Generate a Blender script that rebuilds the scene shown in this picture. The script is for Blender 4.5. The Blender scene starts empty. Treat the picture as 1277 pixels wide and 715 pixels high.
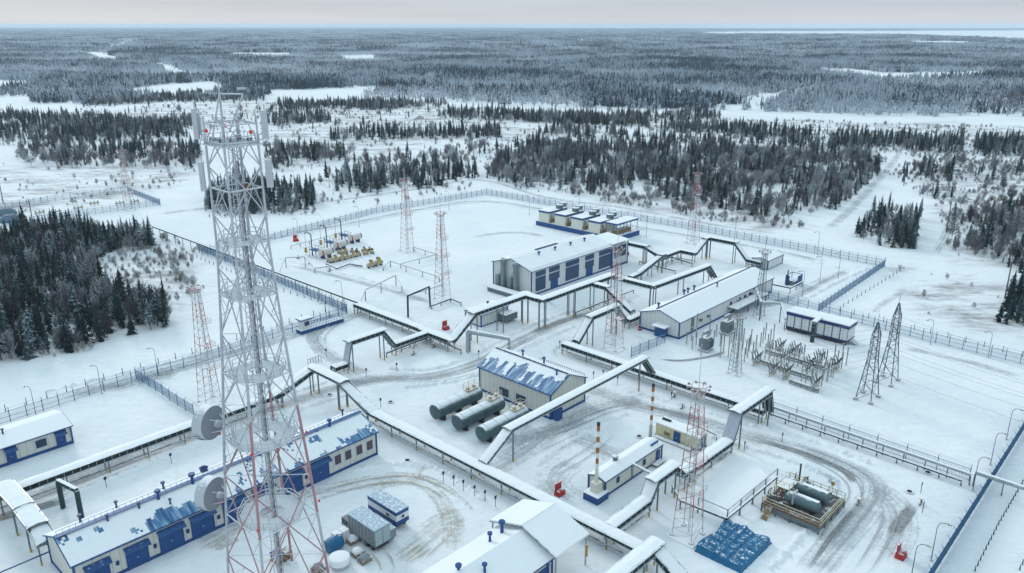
import bpy, bmesh, math, random
import numpy as np
from mathutils import Vector, Matrix
R = math.radians
rng = random.Random(7)
S = bpy.context.scene
COL = S.collection

# ------------------------------------------------------------------ camera
CAM_H = 75.0                      # drone height in metres
FPX = 1000.0                      # focal length in photograph pixels
PITCH = math.atan((357.5 - 31.0) / FPX)
CP, SP = math.cos(PITCH), math.sin(PITCH)
cam = bpy.data.cameras.new('camera'); cam_o = bpy.data.objects.new('camera', cam); COL.objects.link(cam_o)
cam.sensor_width = 36.0; cam.lens = 36.0 * FPX / 1277.0
cam.clip_start = 1.0; cam.clip_end = 90000.0
cam_o.location = (0, 0, CAM_H); cam_o.rotation_euler = (math.pi / 2 - PITCH, 0, 0)
S.camera = cam_o

# ------------------------------------------------------------------ sky and light
SUN_EL, SUN_AZ = R(24), R(-35)    # a weak sun behind the overcast
W = bpy.data.worlds.new('World'); S.world = W; W.use_nodes = True
nt = W.node_tree; nt.nodes.clear()
def nd(t, typ, **kw):
    n = t.nodes.new(typ)
    for k, v in kw.items(): setattr(n, k, v)
    return n
wo = nd(nt, 'ShaderNodeOutputWorld'); bg = nd(nt, 'ShaderNodeBackground'); nt.links.new(bg.outputs[0], wo.inputs[0])
sky = nd(nt, 'ShaderNodeTexSky', sky_type='NISHITA', sun_disc=False, sun_elevation=SUN_EL, sun_rotation=SUN_AZ)
tc = nd(nt, 'ShaderNodeTexCoord'); sep = nd(nt, 'ShaderNodeSeparateXYZ'); nt.links.new(tc.outputs['Generated'], sep.inputs[0])
ramp = nd(nt, 'ShaderNodeValToRGB'); nt.links.new(sep.outputs[2], ramp.inputs[0])
e = ramp.color_ramp.elements                       # overcast: pale warm band low down, blue grey above
e[0].position = 0.0; e[0].color = (0.525, 0.535, 0.555, 1)
e[1].position = 1.0; e[1].color = (0.575, 0.74, 0.835, 1)
x = ramp.color_ramp.elements.new(0.022); x.color = (0.445, 0.48, 0.535, 1)
x = ramp.color_ramp.elements.new(0.25); x.color = (0.565, 0.71, 0.80, 1)
mp = nd(nt, 'ShaderNodeMapping'); mp.inputs['Scale'].default_value = (2.2, 2.2, 34); nt.links.new(tc.outputs['Generated'], mp.inputs[0])
cl = nd(nt, 'ShaderNodeTexNoise'); cl.inputs['Scale'].default_value = 1.6; cl.inputs['Detail'].default_value = 5; nt.links.new(mp.outputs[0], cl.inputs[0])
mr = nd(nt, 'ShaderNodeMapRange'); nt.links.new(cl.outputs[0], mr.inputs[0])
mr.inputs[1].default_value = .3; mr.inputs[2].default_value = .7; mr.inputs[3].default_value = .93; mr.inputs[4].default_value = 1.06
mul = nd(nt, 'ShaderNodeVectorMath', operation='SCALE'); nt.links.new(ramp.outputs[0], mul.inputs[0]); nt.links.new(mr.outputs[0], mul.inputs['Scale'])
sk = nd(nt, 'ShaderNodeVectorMath', operation='SCALE'); nt.links.new(sky.outputs[0], sk.inputs[0]); sk.inputs['Scale'].default_value = 0.003
ad = nd(nt, 'ShaderNodeVectorMath', operation='ADD'); nt.links.new(mul.outputs[0], ad.inputs[0]); nt.links.new(sk.outputs[0], ad.inputs[1])
nt.links.new(ad.outputs[0], bg.inputs[0]); bg.inputs[1].default_value = 1.0
sun = bpy.data.lights.new('sun', 'SUN'); sun.energy = 1.1; sun.angle = R(14); sun.color = (1.0, .95, .88)
sun_o = bpy.data.objects.new('sun', sun); COL.objects.link(sun_o)
sdir = Vector((math.sin(SUN_AZ) * math.cos(SUN_EL), math.cos(SUN_AZ) * math.cos(SUN_EL), math.sin(SUN_EL)))
sun_o.rotation_euler = sdir.to_track_quat('Z', 'Y').to_euler(); sun_o.location = (0, 0, 300)
S.render.engine = 'CYCLES'
S.cycles.use_denoising = True
S.cycles.max_bounces = 5; S.cycles.diffuse_bounces = 3; S.cycles.glossy_bounces = 2; S.cycles.transparent_max_bounces = 10; S.cycles.volume_bounces = 1
S.view_settings.view_transform = 'Standard'; S.view_settings.look = 'None'; S.view_settings.exposure = 0.30; S.view_settings.gamma = 1.0

# ------------------------------------------------------------------ photo pixel -> place
TH = R(47.0); CT, ST = math.cos(TH), math.sin(TH)      # the plant's own grid: x runs up-right in the picture, y up-left
def ray(px, py):
    u = (px - 638.5) / FPX; v = -(py - 357.5) / FPX
    return u, CP + v * SP, -SP + v * CP
def GW(px, py, z=0.0):                                  # world XY where that pixel meets the level z
    dx, dy, dz = ray(px, py); t = (z - CAM_H) / dz
    return dx * t, dy * t
def w2l(X, Y): return X * CT + Y * ST, -X * ST + Y * CT
def l2w(x, y): return x * CT - y * ST, x * ST + y * CT
def LP(px, py, z=0.0): return w2l(*GW(px, py, z))       # the same in plant coordinates
def lray(px, py):
    dx, dy, dz = ray(px, py); a, b = w2l(dx, dy); return a, b, dz
def onY(y0, px, py):                                    # that pixel on the upright plane y = y0
    d = lray(px, py); t = y0 / d[1]; return Vector((d[0] * t, y0, CAM_H + d[2] * t))
def onX(x0, px, py):
    d = lray(px, py); t = x0 / d[0]; return Vector((x0, d[1] * t, CAM_H + d[2] * t))
def HGT(bx, by, ty):                                    # height of a thing with its base at pixel bx, by and top at row ty
    gy = GW(bx, by)[1]; d = ray(bx, ty); return CAM_H + d[2] * gy / d[1]

# ------------------------------------------------------------------ materials
M = {}
def mat(name, col, rough=.7, metal=0.0, var=.12, scale=1.5, bump=0.0, snow=0.0, snowscale=1.2, spec=.3):
    """painted / metal surface with blotchy variation and, where asked, snow lying on upward faces"""
    m = bpy.data.materials.new(name); m.use_nodes = True; t = m.node_tree; b = t.nodes['Principled BSDF']
    b.inputs['Roughness'].default_value = rough; b.inputs['Metallic'].default_value = metal
    b.inputs['Specular IOR Level'].default_value = spec
    tcn = nd(t, 'ShaderNodeTexCoord')
    n = nd(t, 'ShaderNodeTexNoise'); n.inputs['Scale'].default_value = scale; n.inputs['Detail'].default_value = 6; n.inputs['Roughness'].default_value = .65
    t.links.new(tcn.outputs['Object'], n.inputs['Vector'])
    mx = nd(t, 'ShaderNodeMix', data_type='RGBA')
    t.links.new(n.outputs[0], mx.inputs[0])
    mx.inputs[6].default_value = tuple(c * (1 - var) for c in col) + (1,); mx.inputs[7].default_value = tuple(min(1, c * (1 + var)) for c in col) + (1,)
    out = mx.outputs[2]
    if snow:
        g = nd(t, 'ShaderNodeNewGeometry'); sp = nd(t, 'ShaderNodeSeparateXYZ'); t.links.new(g.outputs['Normal'], sp.inputs[0])
        n2 = nd(t, 'ShaderNodeTexNoise'); n2.inputs['Scale'].default_value = snowscale; n2.inputs['Detail'].default_value = 5; t.links.new(tcn.outputs['Object'], n2.inputs['Vector'])
        a = nd(t, 'ShaderNodeMath', operation='ADD'); t.links.new(sp.outputs[2], a.inputs[0]); t.links.new(n2.outputs[0], a.inputs[1])
        r = nd(t, 'ShaderNodeMapRange'); t.links.new(a.outputs[0], r.inputs[0]); r.inputs[1].default_value = 1.42 - snow; r.inputs[2].default_value = 1.62 - snow
        mx2 = nd(t, 'ShaderNodeMix', data_type='RGBA'); t.links.new(r.outputs[0], mx2.inputs[0]); t.links.new(out, mx2.inputs[6]); mx2.inputs[7].default_value = (.79, .82, .85, 1)
        out = mx2.outputs[2]
    t.links.new(out, b.inputs['Base Color'])
    if bump:
        bp = nd(t, 'ShaderNodeBump'); bp.inputs['Strength'].default_value = bump; bp.inputs['Distance'].default_value = .1; t.links.new(n.outputs[0], bp.inputs['Height']); t.links.new(bp.outputs[0], b.inputs['Normal'])
    M[name] = m; return m
mat('snow_cap', (.84, .865, .885), .85, var=.05, scale=.8, bump=.35, spec=.1)
mat('snow_soft', (.78, .81, .84), .9, var=.07, scale=.5, bump=.5, spec=.1)
mat('blue', (.018, .075, .23), .5, var=.25, scale=.7)
mat('blue_roof', (.03, .11, .28), .5, var=.25, scale=.7)
mat('blue_fence', (.045, .15, .28), .6, var=.3, scale=.6, snow=.12)
mat('navy', (.018, .04, .15), .5, var=.25)
mat('teal_steel', (.030, .060, .066), .55, .3, var=.35, scale=.9, snow=.15)
mat('grey_steel', (.15, .19, .205), .55, .3, var=.3, scale=.9, snow=.15)
mat('galv', (.36, .41, .44), .5, .4, var=.25, scale=1.1, snow=.2)
mat('dark', (.03, .034, .04), .7, var=.3)
mat('concrete', (.38, .38, .37), .9, var=.2, snow=.2)
mat('red', (.42, .03, .028), .55, var=.25, snow=.05)
mat('mast_red', (.36, .075, .07), .6, var=.5, scale=2.5, snow=.42, snowscale=2)
mat('mast_white', (.44, .44, .46), .6, var=.25, scale=2.5, snow=.25, snowscale=3)
mat('frost_steel', (.44, .46, .50), .75, var=.45, scale=1.6, bump=.3, snow=.25)
mat('frost_pink', (.40, .22, .235), .75, var=.35, scale=.9, snow=.3, snowscale=.8)
mat('yellow', (.44, .29, .06), .6, var=.35, scale=2, snow=.18, snowscale=2)
mat('rust', (.16, .075, .04), .8, var=.5, scale=3, snow=.1)
mat('orange', (.42, .10, .03), .6, var=.2)
mat('canvas', (.24, .26, .28), .85, var=.25, scale=.8, snow=-.1)
mat('rubber', (.018, .018, .02), .85, var=.3)
mat('white_paint', (.72, .74, .75), .6, var=.08)
mat('cream', (.66, .65, .56), .65, var=.08, scale=.4)
mat('wood', (.22, .15, .08), .85, var=.35, scale=2, snow=.1)
mat('insulator', (.22, .215, .21), .5, var=.6, scale=3, snow=.15)
mat('dish', (.46, .49, .53), .65, var=.12, scale=1.2, snow=.2)
mat('dark_teal', (.014, .028, .030), .6, var=.5, scale=2.5)
mat('canopy_blue', (.025, .08, .22), .5, var=.3, snow=-.12, snowscale=1.6)
mat('chim_red', (.36, .12, .03), .6, var=.2)
mat('frost_deck', (.55, .60, .64), .85, var=.2, scale=1.5, bump=.4)
mat('cable_grey', (.16, .18, .20), .7, var=.4, scale=2, snow=.2)
mat('dish_back', (.22, .24, .275), .7, var=.12, scale=1.5)
mat('lamp_house', (.28, .22, .22), .6, var=.3, snow=.15)
mat('pylon_steel', (.11, .14, .16), .6, .3, var=.3, scale=1, snow=.1)
mat('stake', (.10, .15, .20), .7, var=.3)
mat('tank', (.075, .125, .14), .45, .3, var=.45, scale=.8, snow=.36, snowscale=6)
mat('roof_snowy', (.36, .46, .56), .8, var=.3, scale=1.5, snow=-.06, snowscale=2.5)
mat('door_teal', (.33, .42, .44), .6, var=.15)
mat('tarp', (.012, .125, .26), .4, var=.55, scale=.9, bump=.4, snow=-.07, snowscale=2.4)
mat('vessel', (.11, .17, .19), .5, .3, var=.3, snow=.05)
mat('vessel_white', (.62, .58, .52), .5, var=.25, scale=1.5, snow=.15)
mat('valve_beige', (.42, .36, .25), .55, var=.35, scale=2, snow=.1)
mat('switch_box', (.40, .38, .26), .6, var=.3, snow=.15)
mat('bush_dark', (.09, .095, .10), .5, var=.4, scale=3, snow=.2, snowscale=3)
mat('trafo', (.16, .20, .22), .55, .2, var=.3, snow=.1)
mat('pole_wood', (.07, .075, .08), .8, var=.3)
mat('skid_deck', (.13, .12, .12), .8, var=.5, scale=1.4, snow=-.12, snowscale=.9)
def glass(name, col):
    m = bpy.data.materials.new(name); m.use_nodes = True; b = m.node_tree.nodes['Principled BSDF']
    b.inputs['Base Color'].default_value = col + (1,); b.inputs['Roughness'].default_value = .15; b.inputs['Specular IOR Level'].default_value = .4
    M[name] = m
glass('glass', (.02, .035, .045)); glass('glass_warm', (.11, .06, .045)); glass('blue_glass', (.03, .07, .12)); glass('lamp_red', (.65, .02, .02))
def ribbed(name, col, pitch, axis, depth=.35, rough=.6, var=.07):
    """sheet cladding: fine upright ribs as relief"""
    m = mat(name, col, rough, var=var, scale=.35); t = m.node_tree; b = t.nodes['Principled BSDF']
    tcn = nd(t, 'ShaderNodeTexCoord'); w = nd(t, 'ShaderNodeTexWave', wave_type='BANDS', bands_direction=axis); t.links.new(tcn.outputs['Object'], w.inputs[0])
    w.inputs['Scale'].default_value = .314 / pitch
    sx = nd(t, 'ShaderNodeSeparateXYZ'); t.links.new(tcn.outputs['Object'], sx.inputs[0]); su = nd(t, 'ShaderNodeMath', operation='ADD'); t.links.new(sx.outputs[0], su.inputs[0]); t.links.new(sx.outputs[1], su.inputs[1])
    md = nd(t, 'ShaderNodeMath', operation='WRAP'); t.links.new(su.outputs[0], md.inputs[0]); md.inputs[1].default_value = pitch*2.2; md.inputs[2].default_value = 0.0
    lt = nd(t, 'ShaderNodeMath', operation='LESS_THAN'); t.links.new(md.outputs[0], lt.inputs[0]); lt.inputs[1].default_value = .07      # joints between the cladding panels
    jm = nd(t, 'ShaderNodeMix', data_type='RGBA'); src_ = b.inputs['Base Color'].links[0].from_socket; t.links.new(lt.outputs[0], jm.inputs[0]); t.links.new(src_, jm.inputs[6]); jm.inputs[7].default_value = tuple(c*.55 for c in col)+(1,); t.links.new(jm.outputs[2], b.inputs['Base Color'])
    bp = nd(t, 'ShaderNodeBump'); bp.inputs['Strength'].default_value = depth; bp.inputs['Distance'].default_value = .06; t.links.new(w.outputs[0], bp.inputs['Height']); t.links.new(bp.outputs[0], b.inputs['Normal'])
    return m
ribbed('wall', (.62, .615, .56), .55, 'DIAGONAL'); ribbed('wall_white', (.66, .67, .66), .55, 'DIAGONAL'); ribbed('wall_yellow', (.60, .53, .34), .45, 'DIAGONAL')
def sheet(name, axis):
    """blue ribbed roof sheet, faded and frosted in streaks down the slope"""
    m = mat(name, (.03, .12, .30), .5, var=.3); t = m.node_tree; b = t.nodes['Principled BSDF']; tcn = nd(t, 'ShaderNodeTexCoord'); mpn = nd(t, 'ShaderNodeMapping'); t.links.new(tcn.outputs['Object'], mpn.inputs[0]); mpn.inputs['Scale'].default_value = (1.6, .22, .22) if axis == 'X' else (.22, 1.6, .22)
    n = nd(t, 'ShaderNodeTexNoise'); n.inputs['Scale'].default_value = 1.4; n.inputs['Detail'].default_value = 5; t.links.new(mpn.outputs[0], n.inputs['Vector'])
    cr = nd(t, 'ShaderNodeValToRGB'); t.links.new(n.outputs[0], cr.inputs[0]); e_ = cr.color_ramp.elements; e_[0].position = .30; e_[0].color = (.022, .075, .20, 1); e_[1].position = .72; e_[1].color = (.46, .58, .68, 1); k = cr.color_ramp.elements.new(.5); k.color = (.09, .22, .40, 1); t.links.new(cr.outputs[0], b.inputs['Base Color'])
    w = nd(t, 'ShaderNodeTexWave', wave_type='BANDS', bands_direction=axis); t.links.new(tcn.outputs['Object'], w.inputs[0]); w.inputs['Scale'].default_value = .314 / .36
    bp = nd(t, 'ShaderNodeBump'); bp.inputs['Strength'].default_value = .5; bp.inputs['Distance'].default_value = .08; t.links.new(w.outputs[0], bp.inputs['Height']); t.links.new(bp.outputs[0], b.inputs['Normal'])
sheet('blue_sheet', 'X'); sheet('blue_sheet_y', 'Y'); mat('stack_grey', (.20, .26, .28), .55, .2, var=.3, snow=.1)

# ------------------------------------------------------------------ mesh builder
class MB:
    def __init__(s): s.v = []; s.f = []; s.mi = []; s.k = 0
    def add(s, vs, fs):
        o = len(s.v); s.v += [tuple(p) for p in vs]
        for q in fs: s.f.append(tuple(i + o for i in q)); s.mi.append(s.k)
        return s
    def box(s, x0, x1, y0, y1, z0, z1):
        return s.add([(x0,y0,z0),(x1,y0,z0),(x1,y1,z0),(x0,y1,z0),(x0,y0,z1),(x1,y0,z1),(x1,y1,z1),(x0,y1,z1)],
                     [(0,3,2,1),(4,5,6,7),(0,1,5,4),(1,2,6,5),(2,3,7,6),(3,0,4,7)])
    def cbox(s, c, sz):
        return s.box(c[0]-sz[0]/2, c[0]+sz[0]/2, c[1]-sz[1]/2, c[1]+sz[1]/2, c[2]-sz[2]/2, c[2]+sz[2]/2)
    def bar(s, p, q, r, n=4, r2=None):
        p, q = Vector(p), Vector(q); d = q - p
        if d.length < 1e-6: return s
        d.normalize(); up = Vector((0,0,1)) if abs(d.z) < .95 else Vector((1,0,0))
        a = d.cross(up).normalized(); b = a.cross(d); r2 = r if r2 is None else r2
        vs = []
        for c, rr in ((p, r), (q, r2)):
            for i in range(n):
                t = 2*math.pi*(i+.5)/n; vs.append(c + a*math.cos(t)*rr + b*math.sin(t)*rr)
        fs = [(i, (i+1) % n, n+(i+1) % n, n+i) for i in range(n)] + [tuple(range(n-1,-1,-1)), tuple(range(n, 2*n))]
        return s.add(vs, fs)
    def pipe(s, pts, r, n=6):
        for i in range(len(pts)-1): s.bar(pts[i], pts[i+1], r, n)
        return s
    def slab(s, p, q, w, t, up=(0,0,1)):            # a flat strip from p to q, width w, thickness t hanging below the line
        p, q = Vector(p), Vector(q); d = q - p; h = Vector((d.x, d.y, 0))
        if h.length < 1e-4: h = Vector((1,0,0))
        n = Vector((-h.y, h.x, 0)).normalized() * (w/2); u = d.normalized().cross(n.normalized()); u = -u if u.z > 0 else u
        vs = [p-n, p+n, q+n, q-n, p-n+u*t, p+n+u*t, q+n+u*t, q-n+u*t]
        return s.add(vs, [(0,3,2,1),(4,5,6,7),(0,1,5,4),(1,2,6,5),(2,3,7,6),(3,0,4,7)])
    def lathe(s, prof, c=(0,0,0), n=12, axis='z', cap=True):
        o = []; c = Vector(c)
        for r, h in prof:
            for i in range(n):
                t = 2*math.pi*i/n; a, b = r*math.cos(t), r*math.sin(t)
                o.append(c + (Vector((a,b,h)) if axis == 'z' else Vector((h,a,b)) if axis == 'x' else Vector((a,h,b))))
        fs = []
        for k in range(len(prof)-1):
            for i in range(n):
                j = (i+1) % n; fs.append((k*n+i, k*n+j, (k+1)*n+j, (k+1)*n+i))
        if cap: fs += [tuple(range(n-1,-1,-1)), tuple(range((len(prof)-1)*n, len(prof)*n))]
        return s.add(o, fs)
    def mesh(s, name, mats):
        me = bpy.data.meshes.new(name); me.from_pydata(s.v, [], s.f)
        for m in (mats if isinstance(mats, (list, tuple)) else [mats]): me.materials.append(M[m])
        if any(s.mi): me.polygons.foreach_set('material_index', s.mi)
        me.update(); return me
    def build(s, name, mats, parent=None, loc=(0,0,0), rot=0.0, smooth=False):
        me = s.mesh(name, mats)
        if smooth: me.shade_smooth() if hasattr(me, 'shade_smooth') else None
        return put(name, me, parent, loc, rot)
def put(name, me, parent=None, loc=(0,0,0), rot=0.0):
    o = bpy.data.objects.new(name, me); COL.objects.link(o); o.parent = parent; o.location = loc
    if isinstance(rot, (int, float)): o.rotation_euler = (0, 0, rot)
    else: o.rotation_euler = rot
    return o
def tag(o, label, cat, group=None):
    o['label'] = label; o['category'] = cat
    if group: o['group'] = group
    return o
def thing(name, label, cat, loc, group=None, rot=TH, local=True):
    """an Empty at a thing's base; loc in plant coordinates"""
    o = bpy.data.objects.new(name, None); COL.objects.link(o); o.empty_display_size = .5
    z = loc[2] if len(loc) > 2 else 0.0
    X, Y = l2w(loc[0], loc[1]) if local else (loc[0], loc[1])
    o.location = (X, Y, z); o.rotation_euler = (0, 0, rot)
    return tag(o, label, cat, group)
def struct(o, kind='structure'): o['kind'] = kind; return o
def copy_tree(root, loc, rot=None, label=None, scale=None):
    r = root.copy(); COL.objects.link(r); X, Y = l2w(loc[0], loc[1]); r.location = (X, Y, loc[2] if len(loc) > 2 else 0)
    if rot is not None: r.rotation_euler = (0, 0, rot)
    if scale: r.scale = scale
    if label: r['label'] = label
    for ch in root.children:
        cc = ch.copy(); COL.objects.link(cc); cc.parent = r
        for g in ch.children:
            d = g.copy(); COL.objects.link(d); d.parent = cc
    return r
# ------------------------------------------------------------------ ground: one snow sheet to the horizon
def snow_ground():
    m = bpy.data.materials.new('snow_ground'); m.use_nodes = True; t = m.node_tree; b = t.nodes['Principled BSDF']; b.inputs['Roughness'].default_value = .9; b.inputs['Specular IOR Level'].default_value = .1
    g = nd(t, 'ShaderNodeNewGeometry')
    def noise(sc, det=4, rough=.6, vec=None):
        n = nd(t, 'ShaderNodeTexNoise'); n.inputs['Scale'].default_value = sc; n.inputs['Detail'].default_value = det; n.inputs['Roughness'].default_value = rough
        t.links.new(vec or g.outputs['Position'], n.inputs['Vector']); return n.outputs[0]
    def mrng(i, a, c_, lo=0., hi=1.):
        r = nd(t, 'ShaderNodeMapRange'); t.links.new(i, r.inputs[0])
        for k, v in enumerate((a, c_, lo, hi)): r.inputs[k+1].default_value = v
        return r.outputs[0]
    mx = nd(t, 'ShaderNodeMix', data_type='RGBA'); t.links.new(mrng(noise(.035, 6), .3, .7), mx.inputs[0]); mx.inputs[6].default_value = (.75, .79, .82, 1); mx.inputs[7].default_value = (.87, .885, .90, 1)
    mx2 = nd(t, 'ShaderNodeMix', data_type='RGBA'); t.links.new(mrng(noise(.5, 8, .78), .50, .72, 0, .75), mx2.inputs[0]); t.links.new(mx.outputs[2], mx2.inputs[6]); mx2.inputs[7].default_value = (.66, .705, .74, 1)
    # wind-packed drifts, stretched along one way
    md_ = nd(t, 'ShaderNodeMapping'); t.links.new(g.outputs['Position'], md_.inputs[0]); md_.inputs['Scale'].default_value = (.10, .32, 1); md_.inputs['Rotation'].default_value = (0, 0, .5)
    dr_ = noise(1.0, 7, .7, md_.outputs[0])
    mx4 = nd(t, 'ShaderNodeMix', data_type='RGBA'); t.links.new(mrng(dr_, .50, .66, 0, .55), mx4.inputs[0]); t.links.new(mx2.outputs[2], mx4.inputs[6]); mx4.inputs[7].default_value = (.72, .765, .80, 1); mx2 = mx4
    # bog and heath beyond the plant: dry stalks through the snow; forest floor in the far distance
    at = nd(t, 'ShaderNodeAttribute', attribute_name='heath'); 
    mpn = nd(t, 'ShaderNodeMapping'); t.links.new(g.outputs['Position'], mpn.inputs[0]); mpn.inputs['Scale'].default_value = (.022, .05, 1)
    hn = mrng(noise(1.6, 10, .8, mpn.outputs[0]), .47, .62)
    ml = nd(t, 'ShaderNodeMath', operation='MULTIPLY'); t.links.new(hn, ml.inputs[0]); t.links.new(at.outputs['Fac'], ml.inputs[1])
    mx3 = nd(t, 'ShaderNodeMix', data_type='RGBA'); t.links.new(ml.outputs[0], mx3.inputs[0]); t.links.new(mx2.outputs[2], mx3.inputs[6]); mx3.inputs[7].default_value = (.30, .28, .285, 1)
    fa = nd(t, 'ShaderNodeAttribute', attribute_name='faraway')          # woods too far off to tell trees apart
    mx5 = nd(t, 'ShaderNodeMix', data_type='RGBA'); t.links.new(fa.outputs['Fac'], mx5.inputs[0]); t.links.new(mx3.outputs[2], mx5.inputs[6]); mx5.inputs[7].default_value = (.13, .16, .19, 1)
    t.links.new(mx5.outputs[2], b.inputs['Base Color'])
    bp = nd(t, 'ShaderNodeBump'); bp.inputs['Strength'].default_value = .9; bp.inputs['Distance'].default_value = .35; bh = nd(t, 'ShaderNodeMath', operation='ADD'); t.links.new(noise(.35, 7, .65), bh.inputs[0]); t.links.new(dr_, bh.inputs[1]); t.links.new(bh.outputs[0], bp.inputs['Height']); t.links.new(bp.outputs[0], b.inputs['Normal'])
    M['snow_ground'] = m
snow_ground()
def inpoly(X, Y, poly):
    """vectorised point in polygon; poly in world XY"""
    c = np.zeros(np.shape(X), bool); n = len(poly)
    for i in range(n):
        x1, y1 = poly[i]; x2, y2 = poly[(i+1) % n]
        if y1 == y2: continue
        k = ((y1 > Y) != (y2 > Y)) & (X < (x2-x1)*(Y-y1)/(y2-y1)+x1); c ^= k
    return c
def WP(pts): return [GW(*p) for p in pts]
HEATH = [WP(p) for p in (
    [(-150, 205), (130, 205), (250, 214), (240, 228), (150, 245), (60, 262), (-150, 275)],
    [(120, 330), (180, 310), (240, 330), (245, 380), (200, 395), (150, 365)],
    [(100, 140), (330, 122), (320, 155), (250, 165), (120, 150)], [(330, 128), (760, 140), (760, 170), (560, 175), (420, 205), (330, 215)],
    [(770, 235), (900, 245), (1000, 280), (960, 292), (830, 265), (740, 250)], [(1150, 200), (1400, 205), (1400, 330), (1190, 330)], [(760, 145), (1400, 160), (1400, 182), (1050, 172), (800, 160)], [(1080, 330), (1400, 380), (1400, 440), (1150, 400)])]
FAR_LAKES = [WP([(600, 32.6), (1700, 32.2), (1700, 34.4), (1000, 35.4), (640, 34.6)])]
def build_ground():
    nx, ny = 150, 230
    us = np.linspace(-1, 1, nx); vs = np.linspace(0, 1, ny)
    dist = -80 + 40 * (np.exp(vs * math.log(1 + 26500/40.)) - 1)
    verts = []; heath = []
    X = np.zeros((ny, nx)); Y = np.zeros((ny, nx))
    for j, d in enumerate(dist): X[j] = us * (260 + (d + 80) * 1.15); Y[j] = d
    hh = np.zeros((ny, nx))
    for p in HEATH: hh[inpoly(X, Y, p)] = 1
    verts = np.stack([X.ravel(), Y.ravel(), np.zeros(nx*ny)], 1)
    i = np.arange(ny-1)[:, None]*nx + np.arange(nx-1)[None]; f = np.stack([i, i+1, i+nx+1, i+nx], -1).reshape(-1, 4)
    me = bpy.data.meshes.new('ground'); me.from_pydata(verts.tolist(), [], f.tolist()); me.materials.append(M['snow_ground'])
    a = me.attributes.new('heath', 'FLOAT', 'POINT'); a.data.foreach_set('value', hh.ravel().astype(np.float32))
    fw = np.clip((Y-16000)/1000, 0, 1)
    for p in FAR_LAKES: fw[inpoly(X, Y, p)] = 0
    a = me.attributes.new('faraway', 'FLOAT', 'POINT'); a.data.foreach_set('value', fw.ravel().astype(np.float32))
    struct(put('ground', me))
build_ground()

# ------------------------------------------------------------------ trees
def tree_mat(name, base, frost, amount, var=.5, scale=1.6):
    m = bpy.data.materials.new(name); m.use_nodes = True; t = m.node_tree; b = t.nodes['Principled BSDF']; b.inputs['Roughness'].default_value = .85; b.inputs['Specular IOR Level'].default_value = .1
    tcn = nd(t, 'ShaderNodeTexCoord'); oi = nd(t, 'ShaderNodeObjectInfo'); g = nd(t, 'ShaderNodeNewGeometry')
    n = nd(t, 'ShaderNodeTexNoise'); n.inputs['Scale'].default_value = scale; n.inputs['Detail'].default_value = 3; t.links.new(tcn.outputs['Object'], n.inputs['Vector'])
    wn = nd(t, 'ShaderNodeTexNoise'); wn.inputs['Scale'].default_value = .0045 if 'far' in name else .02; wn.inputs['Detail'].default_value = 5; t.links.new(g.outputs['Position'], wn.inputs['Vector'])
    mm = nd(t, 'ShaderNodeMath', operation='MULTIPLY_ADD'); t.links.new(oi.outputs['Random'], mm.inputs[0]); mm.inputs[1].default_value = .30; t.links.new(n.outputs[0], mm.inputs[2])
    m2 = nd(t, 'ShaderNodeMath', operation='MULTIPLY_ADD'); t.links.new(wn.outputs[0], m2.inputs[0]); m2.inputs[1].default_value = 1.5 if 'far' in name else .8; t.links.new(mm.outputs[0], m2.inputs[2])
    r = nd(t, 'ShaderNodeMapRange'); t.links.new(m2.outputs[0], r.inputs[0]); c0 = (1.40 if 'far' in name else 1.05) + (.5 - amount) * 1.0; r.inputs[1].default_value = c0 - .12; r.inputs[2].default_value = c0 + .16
    dk = nd(t, 'ShaderNodeMix', data_type='RGBA'); t.links.new(oi.outputs['Random'], dk.inputs[0]); dk.inputs[6].default_value = tuple(c*(1-var) for c in base)+(1,); dk.inputs[7].default_value = tuple(c*(1+var) for c in base)+(1,)
    mx = nd(t, 'ShaderNodeMix', data_type='RGBA'); t.links.new(r.outputs[0], mx.inputs[0]); t.links.new(dk.outputs[2], mx.inputs[6]); mx.inputs[7].default_value = frost+(1,)
    t.links.new(mx.outputs[2], b.inputs['Base Color']); M[name] = m
tree_mat('needles', (.016, .038, .042), (.46, .53, .57), .32)
tree_mat('twigs', (.13, .125, .14), (.50, .54, .58), .40, var=.4)
tree_mat('far_needles', (.036, .066, .092), (.40, .46, .53), .52, var=.6, scale=.5)  # far spruce: blue distance haze put into the needle and frost colours
tree_mat('far_twigs', (.18, .175, .205), (.54, .585, .65), .58, var=.5, scale=.5)  # far birch: same haze tint mixed into its twig and frost colours
tree_mat('scrub', (.21, .19, .19), (.50, .52, .55), .45, var=.4)
tree_mat('bark', (.06, .05, .045), (.4, .42, .44), .3)
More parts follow.
